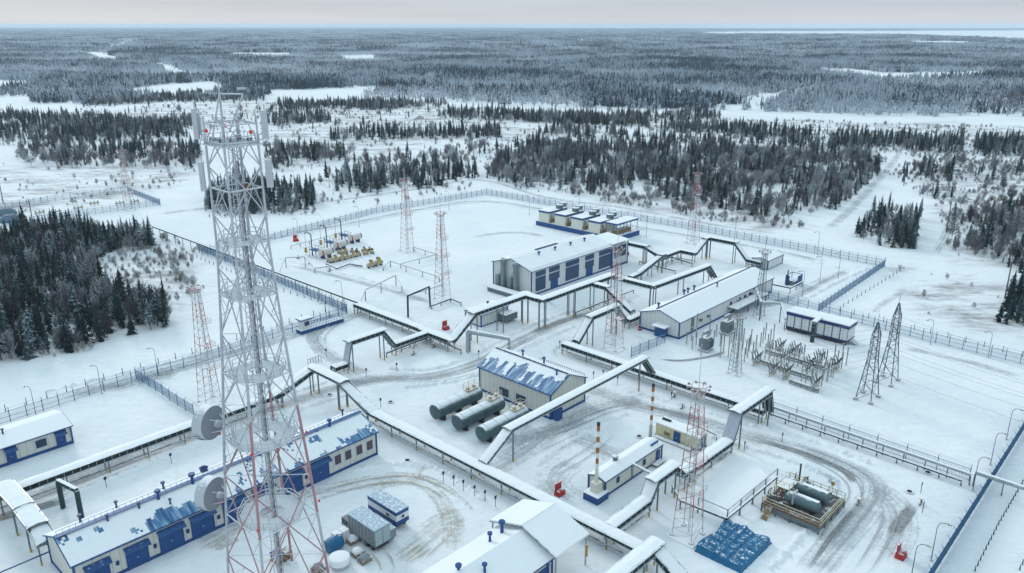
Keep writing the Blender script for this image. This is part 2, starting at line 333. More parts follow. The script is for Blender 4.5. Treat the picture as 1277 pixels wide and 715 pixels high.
def conifer(seed, h=10., w=1.5, levels=16, per=9, base=.10):
    r = random.Random(seed); c = MB()
    for l in range(levels):
        f = l / (levels - 1); z = h * (base + (1 - base) * f ** .92) * .97
        rad = w * (1 - f) ** .75 * r.uniform(.75, 1.15) + .10
        a0 = r.uniform(0, 6.28); n = per if f < .8 else per - 2
        for k in range(n):
            if r.random() < .10: continue
            a = a0 + 2*math.pi*k/n + r.uniform(-.25, .25); L_ = rad * r.uniform(.5, 1.35); dz = -L_ * r.uniform(.25, .55); hw = L_ * r.uniform(.20, .34) + .04
            ca, sa = math.cos(a), math.sin(a); top = z + h * .045
            c.add([(0, 0, top), (ca*L_*.55 - sa*hw, sa*L_*.55 + ca*hw, z + dz*.5), (ca*L_, sa*L_, z + dz), (ca*L_*.55 + sa*hw, sa*L_*.55 - ca*hw, z + dz*.5)], [(0, 1, 2), (0, 2, 3)])
    c.add([(-.07, 0, h*.9), (.07, 0, h*.9), (0, .07, h*.9), (0, 0, h*1.06)], [(0, 1, 3), (1, 2, 3), (2, 0, 3)])
    t = MB(); t.bar((0, 0, -.3), (0, 0, h*.8), .14, 5, .04)
    return c, t
def birch(seed, h=8., n=120):
    r = random.Random(seed); c = MB()
    for k in range(n):
        z = h * r.uniform(.18, .95); a = r.uniform(0, 6.28); L_ = (h - z) * .30 + r.uniform(.5, 1.3); up = L_ * r.uniform(.6, 1.6); hw = r.uniform(.03, .10)
        ca, sa = math.cos(a), math.sin(a)
        c.add([(0, 0, z), (ca*L_*.6 - sa*hw, sa*L_*.6 + ca*hw, z + up*.5), (ca*L_, sa*L_, z + up), (ca*L_*.6 + sa*hw, sa*L_*.6 - ca*hw, z + up*.55)], [(0, 1, 2), (0, 2, 3)])
    t = MB(); t.bar((0, 0, -.3), (0, 0, h*.95), .10, 5, .02)
    return c, t
CON = [conifer(11, 10.5, 1.85), conifer(12, 9., 1.6, 14), conifer(13, 12., 1.8, 18, base=.18), conifer(14, 8., 1.9, 13, base=.04), conifer(15, 11., 1.3, 16, 8, .25), conifer(16, 6., 1.5, 11, base=.02)]
BIR = [birch(21, 8.), birch(22, 6.5, 100), birch(23, 9., 140), birch(24, 5., 80)]
CON_ME = [(c.mesh('crown', 'needles'), t.mesh('trunk', 'bark')) for c, t in CON]
BIR_ME = [(c.mesh('crown', 'twigs'), t.mesh('trunk', 'bark')) for c, t in BIR]
def merged(c, t, crownmat, name):
    b = MB(); b.add(c.v, c.f); b.k = 1; b.add(t.v, t.f); return b.mesh(name, [crownmat, 'bark'])
def simple_tree(b, x, y, h, w, r, frosty):
    n = 5
    if frosty:
        for k in range(6):
            a = r.uniform(0, 6.28); z = h * r.uniform(.2, .75); L_ = w * r.uniform(.6, 1.3); hw = .35 * w
            ca, sa = math.cos(a), math.sin(a)
            b.add([(x, y, z), (x+ca*L_*.6-sa*hw, y+sa*L_*.6+ca*hw, z+h*.14), (x+ca*L_, y+sa*L_, z+h*.28), (x+ca*L_*.6+sa*hw, y+sa*L_*.6-ca*hw, z+h*.12)], [(0, 1, 2), (0, 2, 3)])
        return
    for k, (z0, z1, rr) in enumerate(((.08, .55, 1.), (.32, .8, .72), (.6, 1.05, .42))):
        a0 = r.uniform(0, 6.28); vs = [(x, y, h*z1)]
        for i in range(n):
            a = a0 + 2*math.pi*i/n; q = w*rr*r.uniform(.6, 1.2); vs.append((x+math.cos(a)*q, y+math.sin(a)*q, h*z0*r.uniform(.7, 1.3)))
        b.add(vs, [(0, i+1, (i+1) % n+1) for i in range(n)])
def clump(seed, rad, n, frosty_p, hmin, hmax, wscale=1.):
    r = random.Random(seed); b = MB()
    for i in range(n):
        a = r.uniform(0, 6.28); q = rad * math.sqrt(r.random()) ; fr = r.random() < frosty_p; b.k = 1 if fr else 0
        h = r.uniform(hmin, hmax) * (.8 if fr else 1.); simple_tree(b, q*math.cos(a), q*math.sin(a), h, h*.15*wscale*r.uniform(.8, 1.3), r, fr)
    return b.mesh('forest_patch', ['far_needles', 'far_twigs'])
SRC = bpy.data.collections.new('tree_sources')      # not in the scene: shapes that the far wood is made of
def src(name, meshes):
    c = bpy.data.collections.new(name); out = []
    for k, me in enumerate(meshes):
        o = bpy.data.objects.new('%s_%02d' % (name, k), me); c.objects.link(o); out.append(o)
    return c
NR = np.random.default_rng(5)
def scatter(name, coll, pts, rot, scl, idx, label, cat):
    """one 'stuff' object: instances of the sources on a cloud of points"""
    me = bpy.data.meshes.new(name); me.from_pydata(pts.tolist(), [], [])
    for nm, arr in (('rotz', rot), ('scl', scl)):
        a = me.attributes.new(nm, 'FLOAT', 'POINT'); a.data.foreach_set('value', np.asarray(arr, np.float32))
    wid = NR.uniform(.75, 1.35, len(pts)); a = me.attributes.new('wid', 'FLOAT', 'POINT'); a.data.foreach_set('value', np.asarray(wid, np.float32)); tl = NR.normal(0, .035, len(pts)); a = me.attributes.new('tilt', 'FLOAT', 'POINT'); a.data.foreach_set('value', np.asarray(tl, np.float32))
    a = me.attributes.new('idx', 'INT', 'POINT'); a.data.foreach_set('value', np.asarray(idx, np.int32))
    o = put(name, me); o['kind'] = 'stuff'; o['label'] = label; o['category'] = cat
    ng = bpy.data.node_groups.new(name, 'GeometryNodeTree')
    ng.interface.new_socket('Geometry', in_out='INPUT', socket_type='NodeSocketGeometry'); ng.interface.new_socket('Geometry', in_out='OUTPUT', socket_type='NodeSocketGeometry')
    gi = nd(ng, 'NodeGroupInput'); go = nd(ng, 'NodeGroupOutput'); ci = nd(ng, 'GeometryNodeCollectionInfo'); ci.inputs[0].default_value = coll; ci.inputs[1].default_value = True; ci.inputs[2].default_value = True
    ip = nd(ng, 'GeometryNodeInstanceOnPoints'); ip.inputs['Pick Instance'].default_value = True
    def attr(nm, typ):
        n = nd(ng, 'GeometryNodeInputNamedAttribute', data_type=typ); n.inputs[0].default_value = nm; return n.outputs[0]
    cx = nd(ng, 'ShaderNodeCombineXYZ'); ng.links.new(attr('rotz', 'FLOAT'), cx.inputs[2]); ng.links.new(attr('tilt', 'FLOAT'), cx.inputs[0])
    mw = nd(ng, 'ShaderNodeMath', operation='MULTIPLY'); ng.links.new(attr('scl', 'FLOAT'), mw.inputs[0]); ng.links.new(attr('wid', 'FLOAT'), mw.inputs[1]); sv = nd(ng, 'ShaderNodeCombineXYZ')
    ng.links.new(mw.outputs[0], sv.inputs[0]); ng.links.new(mw.outputs[0], sv.inputs[1]); ng.links.new(attr('scl', 'FLOAT'), sv.inputs[2])
    ng.links.new(gi.outputs[0], ip.inputs['Points']); ng.links.new(ci.outputs[0], ip.inputs['Instance']); ng.links.new(attr('idx', 'INT'), ip.inputs['Instance Index'])
    ng.links.new(cx.outputs[0], ip.inputs['Rotation']); ng.links.new(sv.outputs[0], ip.inputs['Scale']); ng.links.new(ip.outputs[0], go.inputs[0])
    md = o.modifiers.new('scatter', 'NODES'); md.node_group = ng
    return o
NR = np.random.default_rng(5)
def vnoise(X, Y, sc, seed):                          # smooth value noise for stand and glade shapes
    r = np.random.default_rng(seed); T = r.random((256, 256)); x = X/sc; y = Y/sc
    xi = np.floor(x).astype(int); yi = np.floor(y).astype(int); fx = x-xi; fy = y-yi; fx = fx*fx*(3-2*fx); fy = fy*fy*(3-2*fy)
    g = lambda i, j: T[(xi+i) % 256, (yi+j) % 256]
    return (g(0,0)*(1-fx)+g(1,0)*fx)*(1-fy)+(g(0,1)*(1-fx)+g(1,1)*fx)*fy
# woods near the plant: outline of the trunks' feet in photograph pixels, share of frosted birch, m2 per tree
WOODS = {
 'left': ([(-160, 300), (0, 300), (40, 284), (100, 288), (192, 300), (188, 311), (130, 318), (112, 336), (140, 368), (213, 398), (206, 411), (130, 424), (60, 445), (-160, 470)], .26, 5.2),
 'mast': ([(255, 262), (330, 268), (388, 262), (396, 240), (330, 228), (262, 236)], .10, 8),
 'midleft': ([(402, 240), (470, 240), (540, 236), (596, 222), (590, 210), (540, 208), (430, 222)], .22, 13),
 'middle': ([(604, 222), (640, 232), (745, 245), (760, 236), (800, 234), (850, 256), (1000, 277), (1016, 275), (1020, 262), (1046, 262), (1098, 216), (1080, 196), (900, 186), (665, 180), (622, 196)], .5, 10),
 'track': ([(1062, 300), (1100, 308), (1140, 313), (1148, 270), (1088, 264)], .15, 9),
 'behind_track': ([(1112, 243), (1178, 252), (1192, 210), (1130, 208)], .3, 16),
 'right': ([(1186, 312), (1215, 330), (1300, 345), (1500, 350), (1500, 240), (1290, 236), (1216, 262), (1196, 282)], .42, 15),
 'corner': ([(1236, 400), (1277, 408), (1500, 430), (1500, 350), (1290, 345), (1262, 362)], .12, 9),
 'row_a': ([(1032, 188), (1100, 186), (1198, 194), (1202, 178), (1040, 170)], .08, 11), 'row_b': ([(1212, 194), (1277, 200), (1500, 215), (1500, 185), (1216, 174)], .08, 11),
 'row_c': ([(818, 164), (1014, 177), (1012, 168), (835, 154)], .12, 13), 'row_d': ([(410, 176), (630, 172), (616, 162), (430, 166)], .15, 14),
 'row_n': ([(100, 134), (200, 128), (330, 126), (330, 120), (250, 118), (120, 126)], .4, 14), 'row_o': ([(335, 138), (560, 134), (540, 128), (340, 130)], .3, 16), 'row_p': ([(760, 150), (900, 150), (880, 142), (770, 143)], .3, 16), 'row_q': ([(60, 172), (250, 160), (250, 150), (110, 158)], .5, 14),
 'row_e': ([(545, 148), (760, 156), (750, 146), (560, 140)], .15, 16), 'row_f': ([(20, 197), (250, 200), (250, 184), (30, 184)], .35, 16),
 'row_g': ([(-200, 184), (110, 180), (240, 172), (210, 158), (60, 158), (-200, 160)], .2, 15), 'row_h': ([(330, 214), (440, 198), (420, 186), (330, 186)], .65, 16),
 'row_i': ([(330, 158), (412, 152), (405, 144), (330, 146)], .1, 16), 'row_j': ([(430, 137), (500, 138), (500, 132), (440, 130)], .1, 18), 'row_k': ([(-200, 150), (110, 155), (230, 162), (140, 148), (-200, 138)], .3, 16),
 'row_l': ([(660, 170), (1080, 190), (1060, 182), (830, 172), (700, 160)], .3, 15), 'row_m': ([(640, 152), (812, 160), (790, 150), (650, 145)], .1, 16)}
def glade(p):                                          # the near shore is hidden by the tops of the trees before it
    m_ = sum(q[1] for q in p)/len(p); return [(x_, 31+(y_-31)*1.055 if y_ > m_ else y_) for x_, y_ in p]
CLEAR = [WP(glade(p)) for p in (                              # snow-covered river, bog and lakes in the far forest
    [(90, 65), (122, 64), (155, 72), (150, 74), (128, 73)], [(118, 60), (140, 53), (176, 50), (172, 55), (150, 61)], [(176, 78), (204, 79), (242, 90), (234, 93), (212, 90)], [(160, 74), (190, 82), (180, 84)],
    [(-200, 96), (36, 101), (38, 108), (-200, 103)], [(-200, 120), (40, 121), (62, 130), (52, 137), (-200, 132)], [(155, 111), (220, 104), (268, 102), (285, 108), (262, 120), (205, 122), (160, 117)],
    [(330, 113), (470, 108), (476, 113), (420, 124), (330, 122)], [(1008, 86), (1062, 86), (1100, 91), (1228, 90), (1230, 95), (1100, 98), (1064, 93)], [(1228, 112), (1218, 150), (1224, 150), (1231, 112)],
    [(888, 134), (942, 120), (1024, 107), (1020, 112), (965, 124), (930, 137)], [(280, 66), (366, 66), (366, 69), (290, 70)], [(712, 50), (735, 47), (736, 51), (716, 53)], [(420, 70), (470, 69), (472, 74), (430, 74)], [(836, 69), (860, 71), (858, 74), (838, 73)], [(975, 61), (1002, 61), (1000, 63), (978, 63)],
    [(600, 33.8), (1700, 32.6), (1700, 34.6), (1000, 35.6), (640, 35.0)], [(850, 40.5), (960, 39), (1277, 38.3), (1700, 38), (1700, 50), (1277, 49), (1130, 44), (1000, 43.2), (900, 43.2)], [(1120, 51), (1220, 52), (1215, 55), (1130, 54)], [(400, 33.6), (560, 33.2), (560, 34), (420, 34.4)], [(1020, 44), (1110, 46.5), (1090, 47.5), (1030, 46)])]
NEAR_EDGE = WP([(-3000, 136), (0, 134), (110, 130), (260, 124), (420, 121), (560, 128), (690, 134), (860, 136), (960, 138), (1060, 148), (1280, 150), (4300, 155)])   # the far forest begins beyond this line
def forest():
    # --- near woods, tree by tree
    P = []
    for nm, (poly, fr, area) in WOODS.items():
        wp = WP(poly); xs = [p[0] for p in wp]; ys = [p[1] for p in wp]; A = (max(xs)-min(xs))*(max(ys)-min(ys)); n = int(A/area)
        X = NR.uniform(min(xs), max(xs), n); Y = NR.uniform(min(ys), max(ys), n); k = inpoly(X, Y, wp); X, Y = X[k], Y[k]
        k = vnoise(X, Y, 16, 3) + .4*NR.random(len(X)) + .35*vnoise(X, Y, 50, 21) > (.42 if nm in ('left', 'mast', 'track', 'corner') else .46 if nm[:3] == 'row' else .84 if nm in ('right', 'behind_track') else .62); X, Y = X[k], Y[k]
        fro = NR.random(len(X)) < fr * (.5 + vnoise(X, Y, 30, 9))
        P += [(X[i], Y[i], bool(fro[i]), nm) for i in range(len(X))]
    # stragglers on the bogs
    for poly, n, fr in (([(100, 132), (330, 124), (330, 158), (120, 165)], 60, .3), ([(330, 126), (780, 142), (770, 170), (560, 200), (430, 205), (330, 180)], 110, .3), ([(900, 160), (1277, 165), (1277, 185), (1050, 180)], 30, .2), ([(1150, 200), (1277, 205), (1277, 330), (1190, 320)], 120, .7), ([(20, 198), (250, 200), (240, 212), (40, 208)], 160, .85), ([(770, 236), (905, 245), (1005, 282), (960, 290), (830, 265), (745, 250)], 40, .9), ([(600, 150), (1030, 170), (1000, 160), (640, 142)], 60, .2), ([(395, 232), (600, 205), (640, 180), (430, 205)], 150, .7), ([(640, 180), (1100, 200), (1090, 215), (1040, 200), (640, 195)], 120, .5)):
        wp = WP(poly); xs = [p[0] for p in wp]; ys = [p[1] for p in wp]; X = NR.uniform(min(xs), max(xs), n*3); Y = NR.uniform(min(ys), max(ys), n*3); k = np.where(inpoly(X, Y, wp))[0][:n]
        P += [(X[i], Y[i], rng.random() < fr, 'bog') for i in k]
    def dist(p): return math.hypot(p[0], p[1])
    def inframe(p):
        d = p[1]*CP + CAM_H*SP; px = 638.5 + FPX*p[0]/d; return -5 < px < 1282
    P.sort(key=dist)
    LAB = {'left': 'in the dense wood at the left edge', 'mast': 'in the grove behind the tall frosted tower', 'track': 'in the small grove between the two snow tracks', 'corner': 'in the dark grove at the right edge', 'right': 'in the thin wood beyond the right fence'}
    LAB2 = 'at the near rim of the woods behind the plant'
    n_ind = 0; rest = []
    for p in P:
        if n_ind < 300 and inframe(p):
            v = rng.randrange(4) if p[2] else rng.randrange(6); me = (BIR_ME if p[2] else CON_ME)[v]; s = rng.uniform(.62, 1.05)
            edge = LAB.get(p[3], LAB2)
            o = bpy.data.objects.new('birch_tree' if p[2] else 'spruce_tree', None); COL.objects.link(o); o.location = (p[0], p[1], 0); w_ = s*rng.uniform(.8, 1.3); o.scale = (w_, w_, s*rng.uniform(.8, 1.15)); o.rotation_euler = (rng.gauss(0, .03), 0, rng.uniform(0, 6.28))
            tag(o, ('bare birch white with frost ' if p[2] else 'dark spruce dusted with snow ') + edge, 'tree', ('frosted birches ' if p[2] else 'spruces ') + edge)
            put('crown', me[0], o); put('trunk', me[1], o); n_ind += 1
        else: rest.append(p)
    c1 = src('wood', [merged(c, t, 'needles', 'spruce') for c, t in CON] + [merged(c, t, 'twigs', 'birch') for c, t in BIR])
    n = len(rest); pts = np.array([(p[0], p[1], 0.) for p in rest])
    idx = np.array([6 + rng.randrange(4) if p[2] else rng.randrange(6) for p in rest]); sc = .26 + .70*NR.random(n)**.8
    scatter('woodland', c1, pts, NR.uniform(0, 6.28, n), sc, idx, 'snowy woods and scattered trees around the plant clearing', 'woodland')
    # frosted scrub: one cover of low bare shrubs
    Q = []
    for poly, per in (([(-150, 205), (130, 205), (250, 214), (240, 228), (150, 245), (60, 262), (-150, 275)], 60), ([(118, 330), (180, 308), (242, 325), (246, 372), (205, 392), (150, 362)], 7), ([(180, 300), (250, 300), (240, 322), (170, 318)], 16), ([(770, 236), (905, 246), (1008, 284), (960, 291), (830, 266), (745, 251)], 9), ([(1150, 200), (1400, 205), (1400, 330), (1186, 325)], 22), ([(1080, 330), (1400, 380), (1400, 440), (1150, 400)], 150), ([(330, 128), (780, 142), (770, 172), (640, 210), (430, 225), (330, 235)], 45), ([(780, 145), (1277, 160), (1277, 182), (1000, 176), (780, 165)], 30), ([(-100, 135), (100, 140), (250, 165), (-100, 190)], 40), ([(1000, 180), (1277, 190), (1277, 260), (1150, 250), (1100, 215)], 24), ([(100, 135), (330, 124), (330, 170), (100, 160)], 110), ([(400, 236), (600, 222), (590, 238), (470, 256), (395, 262)], 45), ([(640, 190), (1100, 205), (1040, 262), (860, 262), (640, 236)], 16), ([(1000, 170), (1277, 175), (1277, 200), (1000, 195)], 40), ([(-160, 420), (130, 424), (215, 402), (225, 408), (140, 436), (-160, 480)], 7), ([(255, 262), (390, 262), (396, 268), (260, 272)], 8)):
        wp = WP(poly); xs = [p[0] for p in wp]; ys = [p[1] for p in wp]; n = int((max(xs)-min(xs))*(max(ys)-min(ys))/per); X = NR.uniform(min(xs), max(xs), n); Y = NR.uniform(min(ys), max(ys), n)
        k = inpoly(X, Y, wp) & (vnoise(X, Y, 9, 12)*.6+vnoise(X, Y/2.2, 22, 13)*.7 > .55); Q.append(np.stack([X[k], Y[k]], 1))
    Q = np.concatenate(Q); n = len(Q)
    c0 = src('scrub', [merged(c, t, 'scrub', 'shrub') for c, t in BIR])
    scatter('scrub', c0, np.column_stack([Q, np.full(n, -.3)]), NR.uniform(0, 6.28, n), NR.uniform(.14, .42, n), NR.integers(0, 4, n), 'frosted low bare scrub on the snow around the woods', 'scrub')
    print('near trees', len(P), 'scrub', n)
    # --- far forest in patches
    def patches(d0, d1, step, half, seed):
        r = np.random.default_rng(seed); out = []
        nx = int(2*d1*half/step); ny = int((d1-d0)/step)
        gx, gy = np.meshgrid((np.arange(nx)+.5)*step - d1*half, d0 + (np.arange(ny)+.5)*step); X = gx.ravel() + r.uniform(-.5, .5, gx.size)*step; Y = gy.ravel() + r.uniform(-.5, .5, gx.size)*step
        k = np.abs(X) < Y*half + 60; X, Y = X[k], Y[k]
        for p in CLEAR:
            k = ~inpoly(X, Y, p); X, Y = X[k], Y[k]
        return X, Y
    edge = NEAR_EDGE + [(60000, 90000), (-60000, 90000)]
    X, Y = patches(700, 2400, 13, .80, 1); k = inpoly(X, Y, edge); X, Y = X[k], Y[k]
    k = vnoise(X, Y, 90, 4) + .35*vnoise(X, Y, 30, 5) > .27; X, Y = X[k], Y[k]
    kind = (vnoise(X, Y, 130, 6)*.6 + vnoise(X, Y, 420, 7)*.5 + NR.normal(0, .09, len(X)))
    c2 = src('patch', [clump(100+i, 9.5, 13, .05, 7, 13) for i in range(3)] + [clump(110+i, 9.5, 13, .45, 7, 12) for i in range(3)] + [clump(120+i, 9.5, 13, .85, 6, 11) for i in range(3)])
    idx = np.where(kind < .42, 0, np.where(kind < .60, 3, 6)) + NR.integers(0, 3, len(X)); n = len(X)
    scatter('forest', c2, np.stack([X, Y, np.zeros(n)], 1), NR.uniform(0, 6.28, n), NR.uniform(.8, 1.15, n), idx, 'wide mixed forest of frosted birch and dark spruce behind the clearing', 'forest')
    m = n
    X, Y = patches(2400, 17000, 62, .72, 2)
    k = vnoise(X, Y, 300, 4) + .35*vnoise(X, Y, 110, 5) > .20; X, Y = X[k], Y[k]
    kind = (vnoise(X, Y, 420, 6)*.55 + vnoise(X, Y, 1500, 7)*.5 + NR.normal(0, .10, len(X)))
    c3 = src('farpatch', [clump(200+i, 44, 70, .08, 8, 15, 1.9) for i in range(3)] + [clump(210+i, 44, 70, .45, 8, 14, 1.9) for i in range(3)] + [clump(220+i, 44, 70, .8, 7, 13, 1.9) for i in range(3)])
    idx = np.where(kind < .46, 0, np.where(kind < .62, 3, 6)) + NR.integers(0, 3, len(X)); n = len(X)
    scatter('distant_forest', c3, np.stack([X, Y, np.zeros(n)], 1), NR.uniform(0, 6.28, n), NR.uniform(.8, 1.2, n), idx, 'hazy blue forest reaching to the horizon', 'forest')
    print('patches', m, n)
forest()
# ------------------------------------------------------------------ trodden ways: packed grey snow on the ground
def way_mat(name, dirt, streak, lo, hi, dark=(.20, .205, .21)):
    m = bpy.data.materials.new(name); m.use_nodes = True; t = m.node_tree; b = t.nodes['Principled BSDF']; b.inputs['Roughness'].default_value = .9; b.inputs['Specular IOR Level'].default_value = .1
    g = nd(t, 'ShaderNodeNewGeometry'); at = nd(t, 'ShaderNodeAttribute', attribute_name='core'); uv = nd(t, 'ShaderNodeUVMap')
    mp_ = nd(t, 'ShaderNodeMapping'); t.links.new(uv.outputs[0], mp_.inputs[0]); mp_.inputs['Scale'].default_value = (1.9, .035, 1)
    n1 = nd(t, 'ShaderNodeTexNoise'); n1.inputs['Scale'].default_value = 1; n1.inputs['Detail'].default_value = 6; n1.inputs['Roughness'].default_value = .65; t.links.new(mp_.outputs[0], n1.inputs['Vector'])
    n2 = nd(t, 'ShaderNodeTexNoise'); n2.inputs['Scale'].default_value = .14; n2.inputs['Detail'].default_value = 8; n2.inputs['Roughness'].default_value = .7; t.links.new(g.outputs['Position'], n2.inputs['Vector'])
    n3 = nd(t, 'ShaderNodeTexNoise'); n3.inputs['Scale'].default_value = 1.3; n3.inputs['Detail'].default_value = 8; n3.inputs['Roughness'].default_value = .75; t.links.new(g.outputs['Position'], n3.inputs['Vector'])
    a = nd(t, 'ShaderNodeMath', operation='ADD'); t.links.new(n1.outputs[0], a.inputs[0]); t.links.new(n2.outputs[0], a.inputs[1])
    a3 = nd(t, 'ShaderNodeMath', operation='ADD'); t.links.new(a.outputs[0], a3.inputs[0]); t.links.new(n3.outputs[0], a3.inputs[1])
    cs = nd(t, 'ShaderNodeMath', operation='MULTIPLY_ADD'); t.links.new(at.outputs['Fac'], cs.inputs[0]); cs.inputs[1].default_value = .75; t.links.new(a3.outputs[0], cs.inputs[2])
    r = nd(t, 'ShaderNodeMapRange'); t.links.new(cs.outputs[0], r.inputs[0]); r.inputs[1].default_value = lo; r.inputs[2].default_value = hi; r.inputs[4].default_value = streak
    fade = nd(t, 'ShaderNodeMath', operation='MULTIPLY'); t.links.new(r.outputs[0], fade.inputs[0]); t.links.new(at.outputs['Fac'], fade.inputs[1])
    dm = nd(t, 'ShaderNodeMix', data_type='RGBA'); t.links.new(n3.outputs[0], dm.inputs[0]); dm.inputs[6].default_value = dark+(1,); dm.inputs[7].default_value = dirt+(1,)
    dr = nd(t, 'ShaderNodeMapRange'); t.links.new(n3.outputs[0], dr.inputs[0]); dr.inputs[1].default_value = .32; dr.inputs[2].default_value = .55; t.links.new(dr.outputs[0], dm.inputs[0])
    t.links.new(dm.outputs[2], b.inputs['Base Color']); t.links.new(fade.outputs[0], b.inputs['Alpha'])      # packed snow thins out into clean snow
    bp = nd(t, 'ShaderNodeBump'); bp.inputs['Strength'].default_value = 1.0; bp.inputs['Distance'].default_value = .25; t.links.new(a3.outputs[0], bp.inputs['Height']); t.links.new(bp.outputs[0], b.inputs['Normal'])
    M[name] = m
way_mat('way', (.54, .56, .58), .62, 1.98, 2.40, (.26, .27, .28)); way_mat('way_dark', (.40, .41, .42), .95, 1.45, 2.05, (.13, .13, .13)); way_mat('way_brown', (.58, .53, .45), .6, 2.1, 2.5, (.40, .32, .22)); way_mat('way_wide', (.58, .60, .62), .7, 2.05, 2.45, (.34, .35, .36))
WAY_N = [0]
def bank(px, off, name='snow_bank', seed=1, h=.55, w=1.5):
    """ridge of ploughed snow along a road edge: lumpy, broken, low"""
    r = random.Random(seed); pts = smooth([GW(*p) for p in px], 26); n = len(pts); vs = []; fs = []
    for i, p in enumerate(pts):
        d = (pts[min(i+1, n-1)] - pts[max(i-1, 0)]).normalized(); q = Vector((-d.y, d.x)); o = off + r.uniform(-.35, .35); hh = h*r.uniform(.15, 1.2)*(.0 if i in (0, n-1) else 1); ww = w*r.uniform(.6, 1.3)
        for f, z in ((-1, -.02), (-.45, .6), (0, 1.), (.5, .55), (1, -.02)): v = p+q*(o+f*ww*.5); vs.append((v.x+r.uniform(-.12, .12), v.y+r.uniform(-.12, .12), hh*z if z > 0 else -.02))
    for i in range(n-1):
        for k in range(4): fs.append((i*5+k, i*5+k+1, (i+1)*5+k+1, (i+1)*5+k))
    me = bpy.data.meshes.new(name); me.from_pydata(vs, [], fs); me.materials.append(M['snow_soft']); me.shade_smooth()
    struct(put(name, me))
def smooth(pts, k=8):
    P = [Vector(p) for p in pts]; P = [2*P[0]-P[1]] + P + [2*P[-1]-P[-2]]; out = []
    for i in range(1, len(P)-2):
        a, b, c_, d = P[i-1:i+3]
        for j in range(k):
            t = j/k; out.append(.5*((2*b)+(c_-a)*t+(2*a-5*b+4*c_-d)*t*t+(3*b-a-3*c_+d)*t**3))
    return out + [P[-2]]
def way(px, width, m='way', name='road', pts=None):
    WAY_N[0] += 1; z = .004 + .003 * WAY_N[0]; pts = pts or smooth([GW(*p) for p in px]); n = len(pts); vs = []; core = []; uvs = []; fs = []; s = 0.
    prof = (-.5, -.3, -.1, .1, .3, .5); cv = (0, .8, 1, 1, .8, 0); K = len(prof)
    for i, p in enumerate(pts):
        d = (pts[min(i+1, n-1)] - pts[max(i-1, 0)]).normalized(); q = Vector((-d.y, d.x)); s += (p - pts[i-1]).length if i else 0; end = min(1, i/4, (n-1-i)/4)
        for w, c_ in zip(prof, cv):
            v = p + q*w*width; vs.append((v.x, v.y, z)); core.append(c_*end); uvs.append((w*width, s))
    for i in range(n-1):
        for k in range(K-1): fs.append((i*K+k, i*K+k+1, (i+1)*K+k+1, (i+1)*K+k))
    me = bpy.data.meshes.new(name); me.from_pydata(vs, [], fs); me.materials.append(M[m])
    a = me.attributes.new('core', 'FLOAT', 'POINT'); a.data.foreach_set('value', np.array(core, np.float32))
    ul = me.uv_layers.new(name='UVMap'); idx = np.zeros(len(me.loops), np.int32); me.loops.foreach_get('vertex_index', idx); ul.data.foreach_set('uv', np.array(uvs, np.float32)[idx].ravel())
    if me.polygons[0].normal.z < 0: me.flip_normals()
    struct(put(name, me))
way([(-30, 640), (60, 612), (160, 572), (280, 527), (350, 506), (420, 484), (470, 474), (530, 470)], 7, 'way')
way([(410, 498), (440, 478), (480, 470), (540, 470), (600, 452), (650, 425), (700, 402), (760, 384), (800, 370)], 7, 'way')
way([(470, 475), (430, 455), (400, 435), (395, 415), (440, 395), (500, 380)], 6.5, 'way')
way([(60, 500), (140, 480), (260, 450), (360, 420), (440, 396)], 8, 'way_wide')
way([(660, 416), (690, 405), (740, 388)], 2.2, 'way_dark')
way([(100, 620), (20, 640), (-30, 655)], 3, 'way_dark')
way([(560, 610), (640, 570), (700, 530), (760, 505), (830, 498)], 9, 'way_wide')
way([(600, 530), (640, 548), (700, 532), (745, 512)], 7, 'way')
way([(720, 478), (770, 498), (850, 520), (920, 540), (1000, 562), (1075, 592), (1090, 612), (1075, 640), (1040, 680), (1000, 730)], 8, 'way')
way([(945, 548), (1000, 566), (1050, 586), (1068, 606)], 2.0, 'way_dark')
way([(1070, 630), (1040, 665), (1008, 710)], 1.0, 'way_dark')
way([(800, 505), (840, 515), (890, 530)], 1.6, 'way_dark')
way([(1070, 600), (1110, 625), (1120, 660), (1090, 715)], 10, 'way_wide'); way([(1140, 628), (1125, 650), (1110, 670)], 2.5, 'way_dark')
way([(690, 540), (740, 555), (790, 580)], 9, 'way_wide'); way([(735, 560), (690, 600), (740, 640)], 10, 'way_wide')
way([(380, 610), (440, 598), (500, 590), (545, 600), (575, 622), (600, 650)], 1.6, 'way_brown', 'vehicle_track')
way([(220, 700), (300, 655), (380, 618), (460, 605), (520, 600), (560, 640), (560, 720)], 7, 'way_brown', 'vehicle_track')
way([(400, 603), (425, 612), (440, 616)], 1.2, 'way_brown', 'vehicle_track'); way([(255, 690), (285, 678), (300, 668)], 3.0, 'way_brown', 'vehicle_track'); way([(520, 606), (525, 585), (548, 580)], 2.4, 'way_brown', 'vehicle_track')
way([(480, 710), (520, 680), (560, 650), (590, 640)], 9, 'way_brown', 'vehicle_track')
way([(330, 296), (420, 282), (520, 262), (600, 251), (680, 262), (800, 284), (960, 312), (1060, 334)], 5, 'way'); way([(1070, 332), (1030, 350), (985, 372), (930, 388)], 5, 'way')
way([(340, 325), (420, 345), (500, 366), (560, 385)], 4.5, 'way'); way([(560, 300), (640, 290), (700, 300)], 6, 'way_wide')
way([(250, 265), (330, 258), (420, 250), (520, 236), (600, 225), (680, 246), (780, 260), (900, 282), (1010, 296)], 6, 'way_wide', 'path'); way([(1015, 300), (1060, 262), (1095, 225), (1118, 196), (1130, 170)], 7, 'way_wide', 'path'); way([(1160, 330), (1180, 290), (1195, 240)], 5, 'way_wide', 'path')
